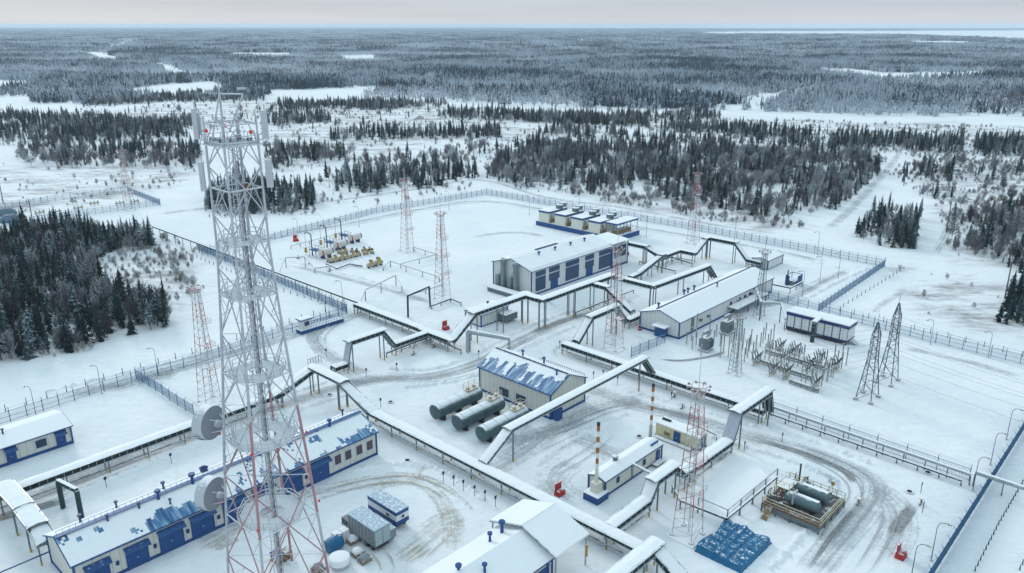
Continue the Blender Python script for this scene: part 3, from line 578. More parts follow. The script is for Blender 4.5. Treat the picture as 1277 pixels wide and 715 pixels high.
way([(180, 270), (240, 262), (330, 254)], 8, 'way_wide', 'path'); way([(700, 452), (690, 440), (700, 430), (730, 420)], 2.2, 'way_wide', 'path'); way([(820, 448), (850, 450), (890, 444), (905, 438)], 1.3, 'way_dark', 'path')
way([(1080, 425), (1200, 450), (1320, 485)], 5, 'way_wide', 'path'); way([(1150, 350), (1100, 380), (1085, 395)], 4, 'way_wide', 'path'); way([(110, 495), (180, 475), (240, 462)], 9, 'way_wide'); way([(620, 345), (680, 375), (700, 390)], 2, 'way_wide', 'path')

def ruts(px, m='way_rut', gauge=1.9, width=.55):
    """the two wheel lines of one vehicle"""
    for s_ in (-.5, .5):
        P = smooth([GW(*p) for p in px], 4); Q = []
        for i, p in enumerate(P): d = (P[min(i+1, len(P)-1)]-P[max(i-1, 0)]).normalized(); Q.append(p+Vector((-d.y, d.x))*gauge*s_)
        way(None, width, m, 'vehicle_track', pts=Q)
way_mat('way_rut', (.54, .56, .58), .62, 1.7, 2.1, (.22, .225, .23)); way_mat('way_rut_brown', (.55, .47, .36), .85, 1.8, 2.2, (.36, .28, .19))
for px in ([(470, 472), (540, 468), (600, 450), (650, 424), (700, 401), (770, 378)], [(480, 476), (545, 474), (606, 458), (655, 430), (705, 408)], [(-20, 634), (100, 594), (200, 556), (300, 520), (420, 482)], [(-20, 648), (60, 622), (160, 582), (300, 530)], [(60, 504), (180, 472), (300, 440), (430, 400)], [(120, 478), (260, 444), (380, 412)], [(930, 540), (1000, 560), (1066, 588), (1084, 614), (1064, 648), (1020, 705)], [(940, 548), (1010, 570), (1056, 596), (1066, 622), (1040, 660), (1006, 710)], [(1084, 600), (1110, 640), (1090, 690), (1060, 730)], [(760, 496), (850, 518), (930, 540)], [(620, 556), (700, 536), (760, 512), (800, 506)], [(640, 590), (690, 560), (760, 530)], [(1062, 332), (1020, 352), (960, 380)], [(420, 440), (400, 424), (420, 404), (470, 388)], [(660, 600), (700, 585), (740, 560), (770, 530)]): ruts(px)
for px in ([(330, 650), (420, 612), (500, 598), (548, 612), (580, 640)], [(420, 640), (480, 700), (470, 730)], [(500, 720), (540, 680), (590, 640)], [(470, 720), (520, 690), (560, 660)]): ruts(px, 'way_rut_brown')
for k, (px, off) in enumerate((([(60, 612), (160, 572), (280, 527), (350, 506), (420, 484)], 4.2), ([(60, 612), (160, 572), (280, 527), (350, 506), (420, 484)], -4.2), ([(500, 474), (560, 466), (600, 452), (650, 425), (700, 402)], -4.2), ([(480, 470), (540, 470), (600, 452), (650, 425), (700, 402), (760, 384)], 4.2), ([(770, 498), (850, 520), (920, 540), (1000, 562), (1070, 590)], 4.8), ([(870, 524), (940, 545), (1000, 562), (1060, 588), (1080, 612), (1070, 640), (1040, 680), (1000, 730)], -4.8), ([(640, 570), (700, 530), (760, 505)], -5.2), ([(640, 570), (700, 530), (760, 505)], 5.4), ([(60, 500), (140, 480), (260, 450), (360, 420), (440, 396)], 5.0), ([(330, 296), (420, 282), (520, 262), (600, 251), (680, 262), (800, 284), (960, 312), (1060, 334)], -3.2), ([(340, 325), (420, 345), (500, 366)], 2.8), ([(1070, 332), (1030, 350), (985, 372), (930, 388)], 3.2), ([(440, 598), (500, 590), (545, 600), (585, 632)], 3.0))): bank(px, off, seed=k)
def pad(px, h, name='snow_pad', slope=1.0):
    """a raised, untrodden platform of clean snow with sloping edges"""
    P = [Vector((*GW(*p), 0)) for p in px]; c_ = sum(P, Vector())/len(P); n = len(P); vs = [tuple(p) for p in P]; top = [p+(c_-p).normalized()*slope*1.4+Vector((0, 0, h)) for p in P]
    vs = [(v[0], v[1], -.02) for v in vs]+[tuple(t_) for t_ in top]; fs = [(i, (i+1) % n, n+(i+1) % n, n+i) for i in range(n)]+[tuple(range(n, 2*n))]
    me = bpy.data.meshes.new(name); me.from_pydata(vs, [], fs); me.materials.append(M['snow_cap']); me.validate(); struct(put(name, me))
pad([(906, 651), (966, 598), (948, 574), (915, 562), (866, 592), (874, 632)], .45)
# ------------------------------------------------------------------ pipe racks
def path(p0, *st):
    """waypoints of a rack: each next point lies on the upright plane through the last one, along x or y"""
    x, y = LP(*p0); cur = Vector((x, y, p0[2])); out = [cur]
    for s in st:
        if len(s) > 3:
            z = cur.z if s[3] == '=' else s[3]; q = LP(s[1], s[2], z); cur = Vector((q[0], cur.y, z)) if s[0] == 'x' else Vector((cur.x, q[1], z))
        else: cur = onY(cur.y, s[1], s[2]) if s[0] == 'x' else onX(cur.x, s[1], s[2])
        out.append(cur)
    return out
mat('ramp_sheet', (.42, .46, .53), .6, .2, var=.3, scale=1.5, snow=.1)
POST = {}
def post_mesh(h, w=.14, foot='yellow', m='grey_steel'):
    k = (round(h, 1), w, foot, m)
    if k not in POST:
        b = MB(); b.box(-w, w, -w, w, 0.5, h); b.k = 1; b.box(-w*1.25, w*1.25, -w*1.25, w*1.25, -.1, .55); POST[k] = b.mesh('post', [m, foot])
    return POST[k]
def rack(label, pts, width=2.1, depth=1.1, step=6.0, pipes=2, name='pipe_rack', tick=1.3, twin=True):
    p0 = pts[0]; t = thing(name, label, 'pipe rack', (p0.x, p0.y, 0)); P = [Vector((p.x-p0.x, p.y-p0.y, p.z)) for p in pts]
    for i in range(len(P)-1):
        a, b = P[i], P[i+1]; d = b-a; hd = Vector((d.x, d.y, 0)); L_ = d.length
        if hd.length < .05: continue
        n = Vector((-hd.y, hd.x, 0)).normalized(); ext = hd.normalized()*(width*.5); steep = abs(d.z)/hd.length > .5
        a1 = a - (ext if i and not steep else ext*0); b1 = b + (ext if i < len(P)-2 and not steep else ext*0); lift = Vector((0, 0, .003*i))
        if abs(d.z)/hd.length > 1.5: MB().slab(a1+lift, b1+lift, width*.96, .10).build('snow_cover', 'ramp_sheet', t)
        else:
            s = MB(); kk = max(2, int((b1-a1).length/.9)); rows_ = []      # lumpy snow lying on the deck, a little short of its edges
            for j in range(kk+1):
                q = a1.lerp(b1, j/kk); w1, w2 = width*rng.uniform(.40, .475), width*rng.uniform(.40, .475); h0 = rng.uniform(.02, .13)
                rows_.append([q-n*w1-Vector((0,0,.19)), q-n*w1*.9+Vector((0,0,-.06)), q+Vector((0,0,h0)), q+n*w2*.9+Vector((0,0,-.06)), q+n*w2-Vector((0,0,.19))])
            s.add([v for rw in rows_ for v in rw], [(j*5+c_, j*5+c_+1, (j+1)*5+c_+1, (j+1)*5+c_) for j in range(kk) for c_ in range(4)]).build('snow_cover', 'snow_cap', t)
        s = MB(); s.slab(a1+lift-Vector((0,0,.17)), b1+lift-Vector((0,0,.17)), width, .12); s.build('deck', 'teal_steel', t)
        s = MB()
        for side in (-1, 1):
            o = n*side*(width/2-.08); dn = Vector((0, 0, -depth))
            s.bar(a+o-Vector((0,0,.2)), b+o-Vector((0,0,.2)), .07); s.bar(a+o+dn, b+o+dn, .08)
            k = max(1, int(L_/tick))
            for j in range(k+1):
                q = a.lerp(b, j/k)+o; s.bar(q-Vector((0,0,.2)), q+dn, .05)
        s.build('side_frame', 'galv', t); s = MB()
        for side in (-1, 1):
            o = n*side*(width/2-.16); s.add([a+o-Vector((0,0,.2)), b+o-Vector((0,0,.2)), b+o+Vector((0,0,-depth+.02)), a+o+Vector((0,0,-depth+.02))], [(0,1,2,3)])
        s.build('side_board', 'dark_teal', t)
        s = MB(); s.slab(a-Vector((0,0,depth*.55)), b-Vector((0,0,depth*.55)), width*.8, .05); s.build('cable_tray', 'teal_steel', t)
        for k in range(pipes):
            o = n*((k+.5)/pipes-.5)*width*.8 - Vector((0, 0, depth+.18)); MB().bar(a+o, b+o, .17, 8).build('pipe', 'galv' if k % 2 else 'grey_steel', t)
        if not steep:
            k = max(1, round(L_/(step*1.15 if a.z < 5 else step*2.1))); zz = min(a.z, b.z)
            for j in range(k+1):
                q = a.lerp(b, (j+.02)/(k+.04))
                if q.z < depth+.3: continue
                for side in ((-1, 1) if twin else (0,)):
                    o = q + n*side*(width/2-.25); h = round(q.z - depth, 1); put('post', post_mesh(h, .085 if q.z < 5 else .10), t, (o.x, o.y, 0))
                MB().bar(q-n*(width/2)-Vector((0,0,depth+.02)), q+n*(width/2)-Vector((0,0,depth+.02)), .1).build('cross_beam', 'grey_steel', t)
        if not steep and max(a.z, b.z) < 5:
            o = n*(-width/2+.1); MB().bar(a+o+Vector((0,0,-a.z+1.1)), b+o+Vector((0,0,-b.z+1.1)), .13, 6).build('lower_pipe', 'grey_steel', t)
    return t
V = Vector
rack('zigzag pipe rack that arches over the ring road left of the white tank hall', [V((93, 141.4, 2.6)), V((96.5, 141.4, 2.6)), V((97.8, 141.4, 7.6)), V((107, 141.4, 7.6)), V((110.2, 141.4, 3.2)), V((121.5, 141.4, 3.2))])
rack('pipe rack climbing from the red cabinet to the windowed hall front', [V((121.5, 144, 3.3)), V((121.5, 133.3, 3.3)), V((129, 133.3, 8.3)), V((148, 133.3, 8.3)), V((148, 127.4, 8.3)), V((160, 127.4, 8.3)), V((178, 127, 8.3))], width=2.7)
rack('high pipe bridge crossing from the hall to the long low building', [V((178, 128.3, 7.9)), V((178, 113.5, 7.9)), V((207, 113.5, 7.2)), V((211.5, 113.5, 2.8))], width=2.2)
rack('pipe ramp sloping down to the long low building gable', [V((168.5, 127, 8.0)), V((168.5, 122, 8.0)), V((168.5, 113.2, 3.0))], width=2.2)
rack('low pipe rack running along the far side of the long low building', [V((162.6, 111, 2.7)), V((219, 111, 2.7))], width=2.0)
rack('pipe arch over the road beside the red and white mast', [V((141.5, 111, 2.9)), V((146.9, 111, 8.0)), V((157.2, 111, 8.0)), V((161.8, 111, 2.8))], width=2.2)
rack('straight low pipe rack from that arch past the round-roofed bridge end', [V((139, 112.5, 2.9)), V((139, 61, 2.9))], width=2.4)
rack('long pipe bridge leaning from the yard over the tank hall corner', [V((86, 87.2, 3.3)), V((93, 87.2, 7.4)), V((134.3, 87.2, 7.8)), V((138.2, 87.2, 3.3))], width=2.1, depth=.7, step=20, pipes=1, twin=False)
rack('pipe rack with a road arch at the far right of the storage bay', [V((108, 60.4, 3.2)), V((122.8, 60.4, 3.0)), V((125.4, 60.4, 8.0)), V((137.2, 60.4, 8.0)), V((138.9, 60.4, 3.2))], width=2.4)
rack('low humped pipe rack in front of the small boiler house', [V((86.4, 60.4, 3.0)), V((96.2, 60.4, 3.2)), V((98.2, 60.4, 6.0)), V((103.6, 60.4, 6.0)), V((106.6, 60.4, 3.4)), V((110, 60.4, 3.3))], width=2.3)
rack('long pipe rack descending through the yard between garage and fuel tanks', [V((85.4, 137.4, 6.6)), V((85.4, 127, 6.6)), V((85.4, 117.5, 3.0)), V((85.4, 52, 3.0))], width=2.5, pipes=3, depth=.75)
rack('long low pipe rack behind the garage at the left', [V((8, 137.4, 3.4)), V((77, 137.4, 3.4)), V((86, 137.4, 6.6))], width=2.5, pipes=2)
rack('curved pipe bridge from the left rack down to the garage gable', [V((26.6, 139, 4.2)), V((26.6, 134.5, 5.4)), V((26.6, 128, 5.6)), V((26.6, 122, 5.0)), V((26.6, 117.3, 3.6))], width=3.0, depth=.5, step=9, pipes=1)
rack('pipe portal at the bottom edge beside the open white shelter', [V((67, 50.6, 6.3)), V((83.2, 50.6, 6.3)), V((83.2, 45.6, 3.4))], width=2.6)
rack('pipe rack beside the blue cooler platform behind the windowed hall', [V((216, 166, 3.6)), V((216, 160, 6.3)), V((216, 141.4, 6.3)), V((216, 135.2, 4.0)), V((227, 135.2, 4.0)), V((227, 129.6, 4.0)), V((233.5, 129.6, 7.6)), V((236, 129.6, 7.6)), V((236, 119.8, 7.6)), V((236, 115.2, 2.8)), V((236, 110, 2.6))], width=2.1)
rack('short pipe ramp between the back rack corner and the hall yard', [V((194, 132, 2.7)), V((199, 132, 3.0)), V((210.5, 132, 6.2)), V((215.6, 133.8, 5.0))], width=1.9)
rack('wide low pipe rack from the valve yard to the zigzag corner', [V((122.3, 172, 3.0)), V((122.3, 144.6, 3.0))], width=2.6, pipes=2)
def trestle(label, pts, h, step, r=.2, m='grey_steel', pm='galv', name='pipeline', group=None, single=True, snow=True):
    """a pipe carried on single posts; pts in plant coordinates at ground level, h its height (or a list)"""
    hs = h if isinstance(h, (list, tuple)) else [h]*len(pts); p0 = pts[0]; t = thing(name, label, 'pipeline', (p0[0], p0[1], 0), group)
    P = [V((p[0]-p0[0], p[1]-p0[1], z)) for p, z in zip(pts, hs)]
    for a, b in zip(P[:-1], P[1:]):
        MB().bar(a, b, r, 8).build('pipe', pm, t)
        d = b-a; k = max(1, round(d.length/step))
        if snow and V((d.x, d.y, 0)).length > 1: MB().slab(a+V((0,0,r+.05)), b+V((0,0,r+.05)), r*1.5, .07).build('snow_cover', 'snow_cap', t)
        for j in range(k+1):
            q = a.lerp(b, j/k)
            if q.z > .6 and (V((d.x, d.y, 0)).length > 1): put('post', post_mesh(round(q.z-r, 1), .08, m, m), t, (q.x, q.y, 0))
    return t
def lp(*pp): return [LP(*p) for p in pp]
trestle('thin pipeline on posts along the left inner fence', [(122, 298), (122, 171.5)], 3.1, 6, .26, pm='teal_steel')
a = LP(962, 519); b = LP(1208, 606)
trestle('paired white pipeline on low posts running to the right fence', [(a[0], a[1]), (a[0]-1, b[1])], 2.0, 3.6, .26); trestle('thin lower pipeline below the paired white pipeline at right', [(a[0]-1.2, a[1]), (a[0]-2.2, b[1]+1)], 1.0, 3.6, .16, pm='teal_steel')
trestle('pipeline leaving the plant beyond the right blue fence', [LP(1213, 606, 0), (LP(1213, 606)[0], LP(1213, 606)[1]-26)], 2.6, 4, .34)
trestle('bent thin pipe carried past the two red and white masts', [LP(447, 387), LP(456, 375), LP(494, 356), LP(509, 373), LP(552, 360)], [.6, 3.2, 3.2, 1.0, 1.2], 7, .17)
trestle('thin pipe zigzag left of the valve row', [LP(348, 342), LP(357, 334), LP(381, 333), LP(393, 341), LP(412, 338)], [.5, 3.4, 3.4, 1.6, 1.6], 8, .16)
trestle('low bent pipe between the valve skid and the nearer mast', [LP(478, 338), LP(487, 333), LP(548, 352)], [1.2, 2.0, 1.6], 7, .14); trestle('low angled pipe between the two masts by the valves', [LP(516, 314), LP(545, 323), LP(500, 335)], [1.6, 1.6, 1.6], 7, .14)
trestle('square pipe portal over the inner road left of the small hut', [LP(509, 397), LP(509.5, 396), LP(536, 384), LP(536.5, 383.5)], [.3, 6.2, 6.2, .3], 30, .28, pm='teal_steel')
trestle('low pipe from the portal to the mast foot', [LP(538, 386), LP(562, 377), LP(575, 382)], 1.0, 5, .2, pm='teal_steel')
trestle('long low pipe along the ring road under the high rack', [LP(718, 394), LP(790, 366)], 1.0, 7, .18, pm='teal_steel')
trestle('low pipe across the yard behind the hall', [LP(797, 330), LP(842, 342)], 1.0, 6, .18, pm='teal_steel'); trestle('low pipe bend under the back pipe arch', [LP(822, 330), LP(837, 325), LP(863, 333)], 1.2, 6, .2, pm='teal_steel')
trestle('low pipe under the zigzag rack corner by the ring road', [LP(482, 446), LP(536, 425), LP(575, 442)], 1.1, 5, .2, pm='teal_steel')
trestle('pipe branch from the high rack to the tank hall', [LP(583, 441), LP(583.5, 440), LP(636, 445)], [.4, 5.6, 4.5], 40, .42, pm='galv'); trestle('thin second pipe branch beside the tank hall roof', [LP(586, 440), LP(586.5, 439), LP(634, 443)], [.4, 4.8, 4.0], 40, .25)
trestle('pipe run linking the substation building to the shed', [LP(940, 372), LP(947, 400), LP(972, 402), LP(978, 412)], [3.6, 5.2, 5.2, 3.0], 9, .3); trestle('low pipe from the white shed to the blue box', [LP(918, 352), LP(985, 366), LP(1000, 358)], 1.6, 5, .2, pm='teal_steel')
trestle('railed pipe along the snowy pad beside the boiler mast', [LP(838, 615), LP(848, 634), LP(905, 657), LP(968, 604)], [1.4, 1.4, 1.4, 1.4], 4, .2, pm='teal_steel'); trestle('upper rail pipe along the snowy pad beside the boiler mast', [LP(870, 640), LP(906, 656), LP(968, 603)], [2.9, 2.9, 2.9], 4, .08, pm='grey_steel', snow=False)
trestle('short pipe link from boiler house to the humped rack', [LP(786, 597), LP(812, 611)], 3.0, 9, .22); trestle('pipe along the yellow cabin roof edge', [LP(870, 545), LP(893, 556), LP(897, 566)], [2.2, 2.2, 1.0], 4, .18)
trestle('pair of tall dark pipe stubs beside the left rack', [LP(79, 634), LP(79, 634), LP(102, 646), LP(102, 646)], [.1, 5.0, 5.0, .1], 40, .40, pm='teal_steel')
# ------------------------------------------------------------------ buildings
WIN = {}
def win_mesh(w, h, nx, nz, frame='blue', pane='glass'):
    """window facing -y in its own frame, centred; returns frame mesh and pane mesh"""
    k = (w, h, nx, nz, frame, pane)
    if k not in WIN:
        f = MB(); t = .09
        f.box(-w/2-t, w/2+t, -.10, .02, h/2, h/2+t); f.box(-w/2-t, w/2+t, -.10, .02, -h/2-t, -h/2); f.box(-w/2-t, -w/2, -.10, .02, -h/2, h/2); f.box(w/2, w/2+t, -.10, .02, -h/2, h/2)
        for i in range(1, nx): x = -w/2+w*i/nx; f.box(x-.035, x+.035, -.075, .01, -h/2, h/2)
        for i in range(1, nz): z = -h/2+h*i/nz; f.box(-w/2, w/2, -.078, .012, z-.035, z+.035)
        p = MB().box(-w/2, w/2, -.05, .015, -h/2, h/2); WIN[k] = (f.mesh('frame', frame), p.mesh('pane', pane))
    return WIN[k]
FACE = {'-y': 0.0, '-x': -math.pi/2, '+x': math.pi/2, '+y': math.pi}
def window(par, face, pos, w, h, nx=2, nz=1, frame='blue', pane='glass'):
    f, p = win_mesh(w, h, nx, nz, frame, pane); o = put('window', f, par, pos, FACE[face]); put('pane', p, o); return o
def door(par, face, pos, w, h, m='blue', canopy=False, leaves=2, name='door'):
    b = MB(); b.box(-w/2, w/2, -.09, .02, 0, h); b.box(-w/2-.1, -w/2, -.13, .02, 0, h+.1); b.box(w/2, w/2+.1, -.13, .02, 0, h+.1); b.box(-w/2, w/2, -.13, .02, h, h+.1)
    for i in range(1, leaves): x = -w/2+w*i/leaves; b.box(x-.03, x+.03, -.12, 0, 0, h)
    o = b.build(name, m, par, pos, FACE[face]); MB().box(-.12, .12, -.17, -.1, h*.48, h*.52).build('handle', 'galv', o)
    if canopy:
        c = MB(); c.add([(-w/2-.3, -.05, h+.75), (w/2+.3, -.05, h+.75), (w/2+.3, -1.1, h+.25), (-w/2-.3, -1.1, h+.25), (-w/2-.3, -.05, h+.6), (w/2+.3, -.05, h+.6), (w/2+.3, -1.1, h+.13), (-w/2-.3, -1.1, h+.13)], [(0,3,2,1),(4,5,6,7),(0,1,5,4),(1,2,6,5),(2,3,7,6),(3,0,4,7)])
        c.build('door_canopy', 'canopy_blue', o)
    return o
VENT = None
def vent(par, pos, s=1.0, m='blue'):
    global VENT
    if VENT is None: VENT = {}
    if m not in VENT: VENT[m] = MB().lathe([(.26, -.5), (.20, .5), (.20, .85), (.42, .95), (.46, 1.2), (.42, 1.3)], n=10).mesh('roof_vent', m)
    o = put('roof_vent', VENT[m], par, pos); s *= .85; o.scale = (s, s, s); return o
def gable(name, label, x0, x1, y0, y1, he, hr, ridge='x', wall='wall', trim='blue', roofm='snow_cap', roofm2=None, base=0.0, plinth=.5, over=.35, cat='building', thick=.22, trims=True):
    """gabled hall on the plant grid with corner trim, plinth and two roof slopes; returns its root (origin at the x0,y0 corner)"""
    t = thing(name, label, cat, (x0, y0, 0)); lx, ly = x1-x0, y1-y0; b = MB()
    if ridge == 'x': vs = [(0,0,base),(lx,0,base),(lx,ly,base),(0,ly,base),(0,0,he),(lx,0,he),(lx,ly,he),(0,ly,he),(0,ly/2,hr),(lx,ly/2,hr)]; fs = [(0,1,5,4),(2,3,7,6),(1,2,6,9,5),(3,0,4,8,7),(0,3,2,1)]
    else: vs = [(0,0,base),(lx,0,base),(lx,ly,base),(0,ly,base),(0,0,he),(lx,0,he),(lx,ly,he),(0,ly,he),(lx/2,0,hr),(lx/2,ly,hr)]; fs = [(1,2,6,5),(3,0,4,7),(0,1,5,8,4),(2,3,7,9,6),(0,3,2,1)]
    b.add(vs, fs).build('wall', wall, t)
    s = (hr-he)/((ly if ridge == 'x' else lx)/2); e = over
    def slope(sign):
        q = MB()
        if ridge == 'x':
            ya, yb = (-e, ly/2) if sign < 0 else (ly+e, ly/2); P = [(-e, ya, he-e*s+.03), (lx+e, ya, he-e*s+.03), (lx+e, yb, hr+.03), (-e, yb, hr+.03)]
        else:
            xa, xb = (-e, lx/2) if sign < 0 else (lx+e, lx/2); P = [(xa, -e, he-e*s+.03), (xa, ly+e, he-e*s+.03), (xb, ly+e, hr+.03), (xb, -e, hr+.03)]
        P = [V(p) for p in P]; q.add(P+[p+V((0,0,thick)) for p in P], [(0,1,2,3),(4,7,6,5),(0,4,5,1),(1,5,6,2),(2,6,7,3),(3,7,4,0)])
        return q.build('roof', (roofm2 or roofm) if sign > 0 else roofm, t)
    r1, r2 = slope(-1), slope(1)
    if trims:
        f = MB(); zt = .16    # blue eave and verge boards
        if ridge == 'x':
            for yy in (-e-.03, ly+e+.03): f.bar((-e, yy, he-e*s+.08), (lx+e, yy, he-e*s+.08), .10)
            for xx in (-e-.03, lx+e+.03):
                f.bar((xx, -e, he-e*s+.08), (xx, ly/2, hr+.08), .10); f.bar((xx, ly+e, he-e*s+.08), (xx, ly/2, hr+.08), .10)
        else:
            for xx in (-e-.03, lx+e+.03): f.bar((xx, -e, he-e*s+.08), (xx, ly+e, he-e*s+.08), .10)
            for yy in (-e-.03, ly+e+.03):
                f.bar((-e, yy, he-e*s+.08), (lx/2, yy, hr+.08), .10); f.bar((lx+e, yy, he-e*s+.08), (lx/2, yy, hr+.08), .10)
        f.build('eave_trim', trim, t)
        for cx, cy in ((0, 0), (lx, 0), (lx, ly), (0, ly)): MB().box(cx-.14, cx+.14, cy-.14, cy+.14, base, he-.05).build('corner_trim', trim, t)
    if plinth: MB().box(-.08, lx+.08, -.08, ly+.08, -.05, base+plinth).build('plinth', trim, t)
    return t, lx, ly
def ridge_rail(t, x0, x1, y, z, n=40, m='blue'):
    b = MB(); b.bar((x0, y, z+.55), (x1, y, z+.55), .035)
    for i in range(n+1): x = x0+(x1-x0)*i/n; b.bar((x, y, z), (x, y, z+.55), .03)
    b.build('roof_rail', m, t)
# --- garage at the lower left
def snow_sheet(t, ridge, lr, ls, he, hr, keep, seed, e=.35, th=.2):
    """real snow cover on one roof slope: small cells left out where the sheet is bare. u runs along the ridge, v up the slope"""
    cu, cv = .36, .42; nu = int((lr+2*e)/cu); half = ls/2+e; sl = math.hypot(half, (hr-he)*half/(ls/2)); nv = int(sl/cv); s = (hr-he)/(ls/2)
    U, Vv = np.meshgrid(np.arange(nu), np.arange(nv), indexing='ij'); mask = keep((U+.5)/nu, (Vv+.5)/nv, U*cu, Vv*cv); r = random.Random(seed); b = MB()
    def P(u, v, up): 
        y = -e+half*v/nv; z = he+y*s+.03+th*0+.24+up; x = -e+(lr+2*e)*u/nu; return (x, y, z) if ridge == 'x' else (y, x, z)
    hts = [[r.uniform(.05, .14) for _ in range(nv+1)] for _ in range(nu+1)]
    for i in range(nu):
        for j in range(nv):
            if not mask[i, j]: continue
            q = [P(i, j, hts[i][j]), P(i+1, j, hts[i+1][j]), P(i+1, j+1, hts[i+1][j+1]), P(i, j+1, hts[i][j+1])]; g0 = [P(i, j, -.01), P(i+1, j, -.01), P(i+1, j+1, -.01), P(i, j+1, -.01)]
            fs = [(0, 1, 2, 3)]
            for k, (di, dj) in enumerate(((0, -1), (1, 0), (0, 1), (-1, 0))):
                a, c_ = i+di, j+dj
                if not (0 <= a < nu and 0 <= c_ < nv and mask[a, c_]): k2 = (k+1) % 4; fs.append((k, 4+k, 4+k2, k2))
            b.add(q+g0, fs)
    struct(b.build('snow_cover', 'snow_cap', t), 'stuff')
def keep_garage(u, v, x, y):
    n_ = vnoise(x, y*.6, 2.6, 31)*.5+vnoise(x, y*.5, .8, 32)*.45+NR.random(u.shape)*.12
    zone = np.exp(-((u-.30)/.13)**2)*np.clip(1.25-v*1.9, 0, 1)*.62 + np.exp(-((u-.93)/.06)**2)*np.clip(1.0-v*2.6, 0, 1)*.5 + np.exp(-((u-.62)/.2)**2)*np.clip(1-v*2.2, 0, 1)*.25
    return n_ > .30+zone
def keep_hall(u, v, x, y):
    f_ = vnoise(x, x*0, .7, 41)*.22+vnoise(x, x*0, 2.6, 42)*.2; edge = .30+f_+.16*np.sin(u*3.0)
    n_ = vnoise(x, y*.18, .5, 43)*.6+vnoise(x, y*.3, 1.4, 44)*.4
    return ((v > edge) & (n_ > .12)) | ((n_ > .66) & (v > .05))
g, lx, ly = gable('garage_building', 'long cream garage with blue doors and patchy snow on its blue roof', 26.6, 78.4, 107, 117, 4.7, 6.9, roofm='blue_sheet', roofm2='snow_cap')
snow_sheet(g, 'x', lx, ly, 4.7, 6.9, keep_garage, 5)
MB().slab((-.3, ly/2-.45, 7.22), (lx+.3, ly/2-.45, 7.22), .9, .06).build('ridge_walkway', 'blue_roof', g); ridge_rail(g, 0, lx, ly/2-.1, 7.2, 60)
for x, w, h in ((2.9, 3.0, 3.0), (8.4, 3.0, 3.1), (13.5, 3.5, 3.4), (18.4, 3.5, 3.4), (23.6, 3.4, 3.4), (28.8, 3.4, 3.4), (34.3, 3.4, 3.4), (39.6, 3.5, 3.4)): door(g, '-y', (x, -.02, .0), w, h, canopy=True, name='garage_door')
for i, x in enumerate((5.6, 11.0, 16.0, 21.0, 26.2, 31.5, 36.9)): window(g, '-y', (x, -.02, 2.0), .28, .5, 1, 1)
for x in (lx-1.5, lx-3.8, lx-6.2, lx-8.4): window(g, '-y', (x, -.02, 2.6), 1.0, 1.5, 2, 1, pane='glass_warm')
for x, y, s in ((4, 7.6, .9), (9, 7.2, .8), (16, 6.8, .9), (27, 8.2, .8), (31, 8., .8), (6.5, 3.9, .75), (11, 3.8, .7), (14, 4.0, 1.2), (19.5, 4.2, 1.4), (15, 2.4, .7), (45, 4.2, 1.1), (50, 7.4, .8), (41, 7.2, .7)):
    vent(g, (x, y, 4.9 + 2.2*(1-abs(y-ly/2)/(ly/2))+.35), s, 'navy' if s < 1 else 'blue')
MB().lathe([(.6, 0), (.6, .5), (.75, .55), (.2, .9)], (23, 7.6, 6.2), 10).build('roof_vent', 'navy', g)
MB().box(-9, -.2, 9.2, 9.4, 2.3, 2.45).build('gable_pipe', 'blue', g)
# --- small building at the left edge
g, lx, ly = gable('office_cabin', 'small cream building with blue corner and door canopy at left edge', 15, 42, 152.3, 161, 3.6, 4.6, plinth=.6)
window(g, '-y', (lx-5.2, -.02, 2.1), 1.6, 1.3, 2); door(g, '-y', (lx-1.9, -.02, .4), 1.4, 2.2, canopy=True); window(g, '-y', (lx-13, -.02, 2.1), 1.6, 1.3, 2); window(g, '-y', (lx-17, -.02, 2.1), 1.6, 1.3, 2); door(g, '-y', (lx-10.2, -.02, .4), 1.4, 2.2, canopy=True); vent(g, (lx-10, 3.5, 4.8), .8, 'navy')
# --- tank hall in the middle
g, lx, ly = gable('tank_hall', 'cream hall with half bare blue roof behind three fuel tanks', 110.6, 121.6, 92.7, 112.6, 5.5, 8.0, 'y', roofm='blue_sheet_y', roofm2='snow_cap')
snow_sheet(g, 'y', ly, lx, 5.5, 8.0, keep_hall, 6)
for y in (12.7, 7.9): window(g, '-x', (-.02, y, 1.9), 2.4, 1.5, 3, 2)
MB().slab((lx/2-.25, -.2, 8.32), (lx/2-.25, ly+.2, 8.32), .5, .06).build('ridge_walkway', 'navy', g)
for y, x in ((13.8, 7.0), (8, 7.2), (2.0, 4.2)): vent(g, (x, y, 7.8), 1.0)
door(g, '-y', (1.1, -.02, 0), 1.2, 2.4); b = MB(); b.bar((lx+.1, .2, 6.2), (lx+.1, ly*.62, 6.2), .04)
for i in range(26): y = .2+i*ly*.62/25; b.bar((lx+.1, y, 5.6), (lx+.1, y, 6.3), .035)
b.build('roof_rail', 'blue', g); MB().box(.3, 1.9, -1.6, -.1, 0, 2.5).build('porch', 'blue', g)
